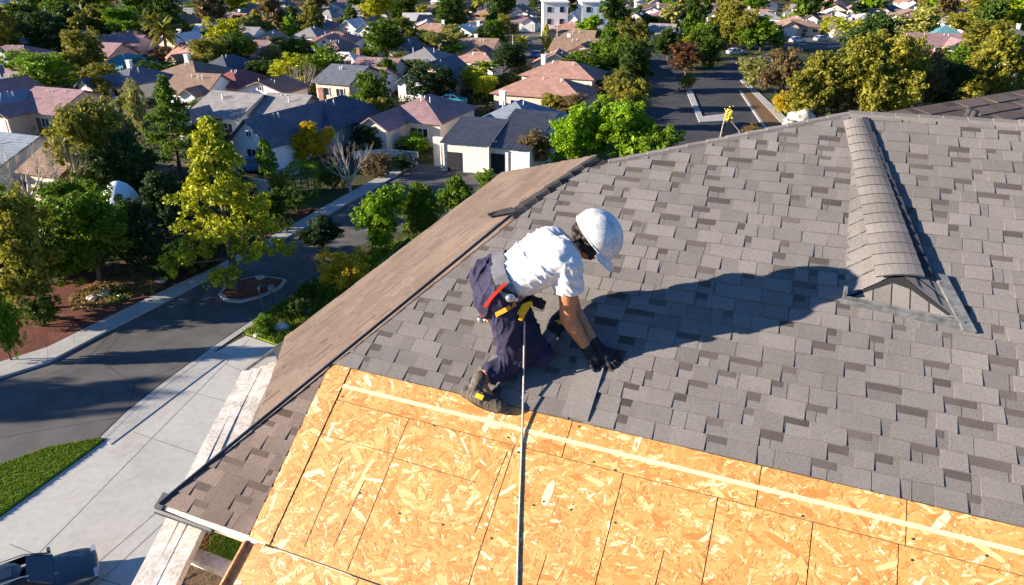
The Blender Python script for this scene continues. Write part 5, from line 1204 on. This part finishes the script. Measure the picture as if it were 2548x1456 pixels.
kneeL, ankL = PH(1342, 884, .08), PH(1378, 820, .07)
neck0 = shm + FW * .04 + Vector((0, 0, .02)); headc = PH(1473, 596, .615)
PERSON = thing('person', 'roofer in white shirt, navy trousers and white hard hat kneeling with gloved hands on shingles', 'person', kneeR - n_ * .10, absolute=True)
camr, camu, camf = Vector((1, 0, 0)), Vector((0, sp, cp)), Vector((0, cp, -sp))
hax = (camr * .74 + camu * .56 - camf * .36).normalized()          # neck to crown
fax = (camr * .60 - camu * .78 - camf * .10); fax = (fax - hax * fax.dot(hax)).normalized()   # face direction
sax = hax.cross(fax).normalized()
sgn_ = 1 if sax.dot(camf) < 0 else -1
def H(a, f, s_=0.0): return headc + hax * a + fax * f + sax * s_
def headshape(b):
    b.ball(H(.03, -.01), (.082, .098, .10), 20, 14, rot=Matrix((sax, fax, hax)).transposed())
    b.ball(H(-.055, .035), (.058, .062, .062), 16, 10, rot=Matrix((sax, fax, hax)).transposed())
    b.tube([H(.0, .088), H(-.022, .108), H(-.034, .108)], [.010, .014, .012], 8)      # nose
    for k in (-1, 1): b.tube([H(.012, .0, k * .084), H(-.02, -.004, k * .088)], [.016, .013], 8)   # ears
    b.tube([H(-.055, .088, -.024), H(-.055, .094, 0), H(-.055, .088, .024)], [.009, .011, .009], 8)  # mouth
    b.tube([H(.010, .072, -.045), H(.014, .086, 0), H(.010, .072, .045)], [.010, .011, .010], 8)   # brow
body_segs = [(hipR, pel + (shm - pel) * .5 + Wl * .06, .11, .095), (hipL, pel + (shm - pel) * .5 - Wl * .06, .11, .095),
    (pel + (shm - pel) * .5 + Wl * .06, shm + Wl * .06 - FW * .08 - n_ * .02, .095, .085), (pel + (shm - pel) * .5 - Wl * .06, shm - Wl * .06 - FW * .08 - n_ * .02, .095, .085),
    (shm + Wl * .04, shR, .060, .058), (shm - Wl * .04, shL, .060, .058),
    (shR, elR, .064, .052), (elR, wrR, .052, .031), (shL, elL, .056, .044), (elL, wrL, .044, .029),
    (elR.lerp(wrR, .12), elR.lerp(wrR, .4), .053, .046), (shR.lerp(elR, .3), shR.lerp(elR, .6), .066, .060),
    (neck0, H(-.05, -.02), .058, .056), (hipR, kneeR, .09, .065), (hipL, kneeL, .09, .065), (kneeR, ankR, .062, .042), (kneeL, ankL, .06, .04)]
# hands: palm plus five bent fingers; the gloves repeat them slightly larger
def hand(wr, el, px, py, side):
    palm = PH(px, py, .035); d = (palm - wr).normalized(); up = n_; sd2 = d.cross(up).normalized(); segs = [(wr, palm, .03, .034), (palm + sd2 * .022, palm + sd2 * .02 + d * .03, .02, .019), (palm - sd2 * .022, palm - sd2 * .02 + d * .03, .02, .019)]
    fl = (.068, .078, .074, .058)
    along = (d - n_ * d.dot(n_)).normalized()
    for k in range(4):
        o = palm + d * .03 + sd2 * (.030 - .020 * k) * side; L = fl[k]; fan = sd2 * side * (.22 - .14 * k)
        j1 = o + (along + fan - n_ * .08).normalized() * L * .5; j2 = j1 + (along + fan - n_ * .55).normalized() * L * .32; j3 = j2 + (along - n_ * .75).normalized() * L * .25
        for a, c, r0, r1 in ((o, j1, .0115, .0105), (j1, j2, .0105, .0095), (j2, j3, .0095, .0085)):
            segs.append((a, c, r0, r1))
    t0 = palm + sd2 * side * .03 - d * .01; t1 = t0 + (sd2 * side * .8 + along * .6 - n_ * .2).normalized() * .035; t2 = t1 + (sd2 * side * .3 + along - n_ * .4).normalized() * .03
    segs += [(t0, t1, .014, .012), (t1, t2, .012, .010)]
    return segs
hR = hand(wrR, elR, 1482, 893, 1); hL = hand(wrL, elL, 1508, 884, -1)
organic('body', body_segs + [(a, c, r0 * .85, r1 * .85) for a, c, r0, r1 in hR + hL] + [(ankR, PH(1222, 1000, .05), .038, .034), (ankL, PH(1394, 800, .05), .036, .03)], M['skin'], .007, 4, parent=PERSON, extra=headshape)
def wr_fun(axis, amp, freq, seed, stretch=4.0):
    axis = axis.normalized(); s3 = Vector((seed, seed * 1.7, seed * .3))
    def f(co, nrm):
        a = axis * co.dot(axis); q = (co - a) * freq / stretch + a * freq
        q = q + Vector((noise.noise(co * 7 + s3), noise.noise(co * 7 - s3), 0)) * .5
        v = noise.noise(q + s3); v2 = noise.noise(q * 1.9 - s3); v3 = noise.noise(co * 6 + s3)
        return amp * (math.exp(-(v / .11) ** 2) + .5 * math.exp(-(v2 / .10) ** 2)) - amp * .3 + amp * .35 * v3
    return f
tax = (shm - pel).normalized(); mid = pel + tax * .20
# shirt
slR = (elR - shR).normalized(); slL = (elL - shL).normalized()
wfold = (tax + Vector((.0, .3, .55))).normalized()
shirt_segs = [(pel + tax * .03 + Wl * .06, mid + Wl * .075, .118, .128), (pel + tax * .03 - Wl * .06, mid - Wl * .075, .116, .122),
    (mid + Wl * .075, shm + Wl * .085 - FW * .05 - Vector((0, 0, .02)), .128, .118), (mid - Wl * .075, shm - Wl * .085 - FW * .05, .13, .122),
    (mid - n_ * .03, shm - tax * .04 - n_ * .05, .12, .11), (shm + Wl * .02, shR, .088, .082), (shm - Wl * .02, shL, .088, .082), (shR, shR + slR * .16, .082, .090), (shL, shL + slL * .16, .08, .088), (neck0 - FW * .05, neck0 + FW * .01, .075, .066)]
org = organic('shirt', shirt_segs, M['shirt'], .0065, 7, wr_fun(wfold, .0095, 12, 3.1, 7), parent=PERSON, cuts=[])
def cut_obj(o, cuts, near=None):
    bm = bmesh.new(); bm.from_mesh(o.data); off = PERSON.location
    for p, nn, ctr, rad in cuts:
        p, nn, ctr = Vector(p) - off, Vector(nn).normalized(), Vector(ctr) - off
        kill = [v for v in bm.verts if (v.co - p).dot(nn) > 0 and (v.co - ctr).length < rad]
        bmesh.ops.delete(bm, geom=kill, context='VERTS')
    bm.to_mesh(o.data); bm.free()
cut_obj(org, [(shR + slR * .175, slR, shR + slR * .22, .16), (shL + slL * .175, slL, shL + slL * .22, .14), (neck0 + FW * .045, FW + Vector((0, 0, .2)), neck0 + FW * .1, .13), (pel + tax * .055, -tax, pel, .4)])
# trousers
tr_segs = [(pel + Wl * .075 + tax * .01, hipR - tax * .05 - n_ * .02, .135, .15), (pel - Wl * .075 + tax * .01, hipL - tax * .04, .135, .145), (hipR - tax * .02, kneeR + n_ * .01, .138, .088), (hipL, kneeL, .12, .072), (hipR.lerp(kneeR, .5), hipR.lerp(kneeR, .85) - FW * .02, .108, .10), (kneeR, kneeR.lerp(ankR, .72), .086, .068), (kneeL, kneeL.lerp(ankL, .3), .075, .06)]
trs = organic('trousers', tr_segs, M['trouser'], .007, 6, wr_fun((kneeR - hipR) + Vector((.6, 0, .3)), .012, 10, 9.2, 3.0), parent=PERSON)
shx = (ankR - kneeR).normalized()
cut_obj(trs, [(pel + tax * .075, tax, pel, .4), (kneeR.lerp(ankR, .80), shx, ankR, .14)])
organic('waist_belt', [(pel + tax * .0 + Wl * .072, pel + tax * .10 + Wl * .068, .144, .134), (pel + tax * .0 - Wl * .068, pel + tax * .10 - Wl * .066, .144, .134)], M['belt'], .007, 3, parent=PERSON)
cut_obj(PERSON.children[-1], [(pel + tax * .105, tax, pel, .5), (pel + tax * .015, -tax, pel, .5)])
organic('gloves', [(a, c, r0 * 1.12, r1 * 1.12) for a, c, r0, r1 in hR + hL] + [(wrR.lerp(elR, .12), wrR, .037, .034), (wrL.lerp(elL, .12), wrL, .037, .034)], M['glove'], .0038, 3, wr_fun(FW, .0015, 60, 2.0, 2), parent=PERSON)
# boots
tR = PH(1245, 1012, .045); hl = PH(1163, 978, .06)
def boot(name, hl, toe, ank, up, cuff=True):
    d = (toe - hl).normalized(); sd2 = d.cross(up).normalized()
    o = organic(name, [(hl + up * .02, hl.lerp(toe, .45) + up * .03, .042, .044), (hl.lerp(toe, .4) + up * .02, toe, .046, .044), (hl.lerp(toe, .2) + up * .02, ank + (ank - hl).normalized() * .02, .046, .05), (hl.lerp(toe, .7) + sd2 * .012, toe + sd2 * .008, .042, .036)], M['boot'], .006, 4, wr_fun(d, .003, 30, 5, 2), parent=PERSON)
    b = MB(); k = 14; pts = []
    for i in range(k):
        t = 2 * math.pi * i / k; L = (toe - hl).length / 2 + .045; pts.append((hl + toe) / 2 + d * math.cos(t) * L + sd2 * math.sin(t) * .05 * (1 + .15 * math.cos(t)) - up * .030)
    b.add(pts + [p - up * .022 for p in pts], [tuple(range(k)), tuple(range(2 * k - 1, k - 1, -1))] + [(i, i + k, (i + 1) % k + k, (i + 1) % k) for i in range(k)])
    s_ = b.build('sole', M['sole'], o); s_.data.transform(Matrix.Translation(-PERSON.location)); return o
upR = (n_ * .7 - camf * .5).normalized()
bt = boot('boot', hl, tR, ankR, upR)
b = MB(); a = hl.lerp(tR, .42) + upR * .055 - camf * .01; b.box(a, (.05, .03, .022), rot=Matrix(((tR - hl).normalized(), upR.cross((tR - hl).normalized()), upR)).transposed()); o = b.build('tongue_tab', M['yellow'], bt); o.data.transform(Matrix.Translation(-PERSON.location))
b = MB(); b.tube([ankR + shx * .0 + Vector((math.cos(t) * .05, math.sin(t) * .05, 0)) for t in [i * .524 for i in range(13)]], .010, 6); o = b.build('cuff', M['glove'], bt); o.data.transform(Matrix.Translation(-PERSON.location))
bl = boot('boot', PH(1378, 818, .05), PH(1398, 786, .05), ankL, n_); bl.data.materials[0] = M['glove']
b = MB(); b.box(PH(1392, 800, .105), (.05, .035, .02), rz=.8); o = b.build('tongue_tab', M['yellow'], bl); o.data.transform(Matrix.Translation(-PERSON.location))
organic('leg_cover', [(kneeL.lerp(ankL, .15), kneeL.lerp(ankL, .95), .058, .045)], M['belt'], .007, 3, parent=PERSON)
organic('knee_pad', [(PH(1352, 876, .03), PH(1352, 892, .025), .035, .03)], M['metal_grey'], .006, 3, parent=PERSON)
# hair
def hairf(b):
    b.ball(H(.02, -.035), (.096, .095, .105), 20, 14, rot=Matrix((sax, fax, hax)).transposed())
    rr = random.Random(2)
    for k in range(90):
        a = rr.uniform(0, 6.28); f_ = math.cos(a) * .09 - .03; s_ = math.sin(a) * .094
        if f_ > .035: f_ = .035
        b.ball(H(rr.uniform(-.065, .02), f_, s_), rr.uniform(.014, .024), 7, 5)
    for k in range(16): b.ball(H(-.035 + rr.uniform(-.02, .03), .06 + rr.uniform(-.03, .03), sgn_ * .075 + rr.uniform(-.01, .01)), rr.uniform(.012, .02), 6, 5)
organic('hair', [], M['hair'], .006, 2, wr_fun(hax, .003, 50, 4, 2), parent=PERSON, extra=hairf)
# hard hat: shell, rim, ridges, peak
def hatp(th, ph, k=1.0): # th from crown, ph around
    R1, R2, Rh = .160 * k, .142 * k, .152 * k
    return H(.028 + math.cos(th) * Rh, math.sin(th) * math.cos(ph) * R1, math.sin(th) * math.sin(ph) * R2)
b = MB(); n2, n3 = 48, 16; vs = []
for i in range(n3 + 1):
    th = .001 + (math.pi / 2 + .08) * i / n3
    for j in range(n2):
        ph = 2 * math.pi * j / n2; k = 1.0
        q = math.sin(th) * math.sin(ph)
        for c_ in (0, .42, -.42):
            k += .050 * math.exp(-((q - c_) / .05) ** 2) * min(1, 3 * math.cos(min(th, 1.5))) * (1 if c_ == 0 else .6)
        vs.append(hatp(th, ph, k))
b.add(vs, [(i * n2 + j, (i + 1) * n2 + j, (i + 1) * n2 + (j + 1) % n2, i * n2 + (j + 1) % n2) for i in range(n3) for j in range(n2)])
hh_ = b.build('hard_hat', M['helmet'], PERSON, smooth=True)
md = hh_.modifiers.new('t', 'SOLIDIFY'); md.thickness = .003; md.offset = 1; m3 = eval_mesh(hh_); hh_.modifiers.clear(); hh_.data = m3
b = MB(); b.tube([hatp(math.pi / 2 + .08, 2 * math.pi * j / 48, 1.015) for j in range(49)], .0055, 6); o = b.build('rim', M['helmet'], hh_); o.data.transform(Matrix.Translation(-PERSON.location))
b = MB(); vs = []; nj = 17
for i in range(5):
    for j in range(nj):
        ph = -1.0 + 2.0 * j / (nj - 1); k = 1 + (i / 4) * .42 * math.cos(ph * 1.45) ** .6
        p = hatp(math.pi / 2 + .05, ph, 1.0); c_ = H(.028, 0, 0); q = c_ + (p - c_) * k - hax * (.020 * (i / 4) ** 1.3 ) - hax * .012
        vs.append(q)
top_ = [v + hax * .004 for v in vs]
b.add(vs + top_, [(i * nj + j, i * nj + j + 1, (i + 1) * nj + j + 1, (i + 1) * nj + j) for i in range(4) for j in range(nj - 1)] + [(5 * nj + i * nj + j, 5 * nj + (i + 1) * nj + j, 5 * nj + (i + 1) * nj + j + 1, 5 * nj + i * nj + j + 1) for i in range(4) for j in range(nj - 1)] + [(4 * nj + j, 4 * nj + j + 1, 9 * nj + j + 1, 9 * nj + j) for j in range(nj - 1)])
o = b.build('peak', M['helmet'], hh_, smooth=True); o.data.transform(Matrix.Translation(-PERSON.location))
b = MB(); b.tube([H(.02, .0, sgn_ * .095), H(-.06, .05, sgn_ * .062), H(-.095, .07, 0)], .004, 6); o = b.build('chin_strap', M['glove'], hh_); o.data.transform(Matrix.Translation(-PERSON.location))
# harness with straps, buckle, tool pouch
def surf(x, y, h_): return PH(x, y, h_)
def on_front(x, y, pull=.005):
    """point on the clothes seen at this place of the photograph, lifted a little off the cloth"""
    r = ray(x, y); dg = bpy.context.evaluated_depsgraph_get(); best = None
    for nm in ('trousers', 'shirt', 'waist_belt'):
        for ch in PERSON.children:
            if ch.name.startswith(nm):
                ok, loc, nr_, _ = ch.ray_cast(CAM - PERSON.location, r.normalized())
                if ok and (best is None or loc.length and (loc + PERSON.location - CAM).length < (best[0] - CAM).length): best = (loc + PERSON.location, nr_)
    if best is None: return PH(x, y, .3)
    return best[0] - r.normalized() * pull
bpy.context.view_layer.update()
HAR = None
def strap(name, pix, w_, mt, pull=.006, parent=None):
    pts = [on_front(x, y, pull) for x, y in pix]; b = MB(); out = []
    for i in range(len(pts) - 1):
        for k in range(4): out.append(pts[i].lerp(pts[i + 1], k / 4))
    out.append(pts[-1]); vs = []
    for i, p in enumerate(out):
        d = (out[min(i + 1, len(out) - 1)] - out[max(0, i - 1)]).normalized(); s_ = d.cross(camf).normalized() * w_ / 2
        vs += [p - s_, p + s_, p + s_ + camf * .006, p - s_ + camf * .006]
    k = len(out); b.add(vs, [(4 * i + j, 4 * i + (j + 1) % 4, 4 * i + 4 + (j + 1) % 4, 4 * i + 4 + j) for i in range(k - 1) for j in range(4)] + [(3, 2, 1, 0), (4 * k - 4, 4 * k - 3, 4 * k - 2, 4 * k - 1)])
    return b.build(name, mt, parent or PERSON)
strap('red_strap', [(1258, 705), (1240, 722), (1222, 742), (1208, 762), (1196, 788)], .020, M['red'], .014)
strap('thigh_strap', [(1188, 797), (1208, 797), (1235, 783), (1260, 770), (1283, 755)], .026, M['orange'], .012)
strap('hip_strap', [(1222, 700), (1250, 720), (1285, 738), (1320, 745), (1350, 745)], .022, M['glove'], .014)
b = MB(); q = on_front(1196, 796, .02); b.ball(q, (.022, .016, .018), 12, 8); b.ball(on_front(1208, 797, .026), .014, 10, 7); b.build('buckle', M['steel'], PERSON, smooth=True)
b = MB(); q = on_front(1270, 742, .035); b.ball(q, (.030, .022, .026), 14, 9); b.tube([q + camr * -.02, q + camr * .045 - camu * .012], .012, 8); b.build('carabiner', M['steel'], PERSON, smooth=True)
def rot2(dv):
    d = dv.normalized(); s_ = d.cross(camf).normalized(); return Matrix((d, s_, d.cross(s_))).transposed()
q = on_front(1302, 772, .03); b = MB(); b.box(q, (.075, .05, .03), rot=rot2(camr * .5 + camu * .8)); b.box(q - camr * .012 - camu * .045, (.035, .03, .03), rot=rot2(camr * .3 + camu)); b.box(q + camr * .03 + camu * .035, (.05, .03, .02), rot=rot2(camr * .9 + camu * .3))
o = b.build('yellow_pouch', M['yellow'], PERSON); bv = o.modifiers.new('b', 'BEVEL'); bv.width = .007; bv.segments = 3
q = PH(1335, 752, .36); b = MB(); b.box(q, (.11, .06, .075), rot=rot2(camr * .9 - camu * .4)); b.box(q - camr * .05 + camu * .02, (.05, .05, .05), rot=rot2(camr * .9 - camu * .2)); o = b.build('tool_pouch', M['glove'], PERSON); bv = o.modifiers.new('b', 'BEVEL'); bv.width = .012; bv.segments = 3
# lifeline rope from the harness down to an anchor on the boards
RP = thing('lifeline_rope', 'grey safety rope running from the harness down over the strand board', 'rope', ST(.1, -1.3, .02), absolute=True)
r0 = on_front(1305, 800, .035) if True else None; an = ST(st(onp(1288, 1500))[0], st(onp(1288, 1500))[1], .03); pts = []
for i in range(41):
    t = i / 40; p = r0.lerp(an, t); hgt = (p - P0).dot(n_); h0 = (r0 - P0).dot(n_); want = .008 + h0 * max(0, 1 - t * 2.8) ** 1.6; sc, tc = st(onp(1305 - 15 * t, 800 + 700 * t) if False else p); y_ = 800 + 700 * t; x_ = 1305 - 17 * t; p = on_front(x_, y_, .022) if y_ <= 925 else p
    if y_ <= 925: hl_ = (p - P0).dot(n_)
    else: p = PH(x_, y_, .009 + (hl_ - .009) * max(0, 1 - (y_ - 925) / 190) ** 1.5)
    dd_ = camr * (.004 * math.sin(t * 5.5)); pts.append(p + dd_)
b = MB(); b.tube(pts, [.006] * 41, 8)
for ph in (0, 2.09, 4.19):
    w_ = []
    for i in range(0, 481):
        t = i / 480 * 40; k = min(39, int(t)); p = pts[k].lerp(pts[k + 1], t - k); a = i * .5 + ph; w_.append(p + camr * math.cos(a) * .0030 + camu * math.sin(a) * .0030)
    b.tube(w_, .0038, 5)
b.build('line', M['rope'], RP, smooth=True)
b = MB(); b.box(an - n_ * .018, (.09, .05, .008), rot=Matrix((e_, u_, n_)).transposed()); b.tube([an - n_ * .015 + e_ * .02 * math.cos(i * .5) + n_ * .02 * (1 + math.sin(i * .5)) for i in range(13)], .005, 6); b.build('anchor', M['steel'], RP)
# a strip of loose shingle under his hand
t = thing('loose_shingle', 'loose shingle strip being set under his gloved hand', 'shingle', ST(0, 0, 0), absolute=True)
sA, tA = st(onp(1450, 905)); b = MB(); b.obox(ST(sA - .02, TB + .01, .0135), e_ * .16, u_ * (tA - TB + .02), n_ * .004)
b.build('strip', M['shingle'], t)
for o in list(C.objects):
    if '_abs' in o.keys(): del o['_abs']
    if o.parent is None and o.type == 'EMPTY' and not o.get('label'): print('NOLABEL', o.name)
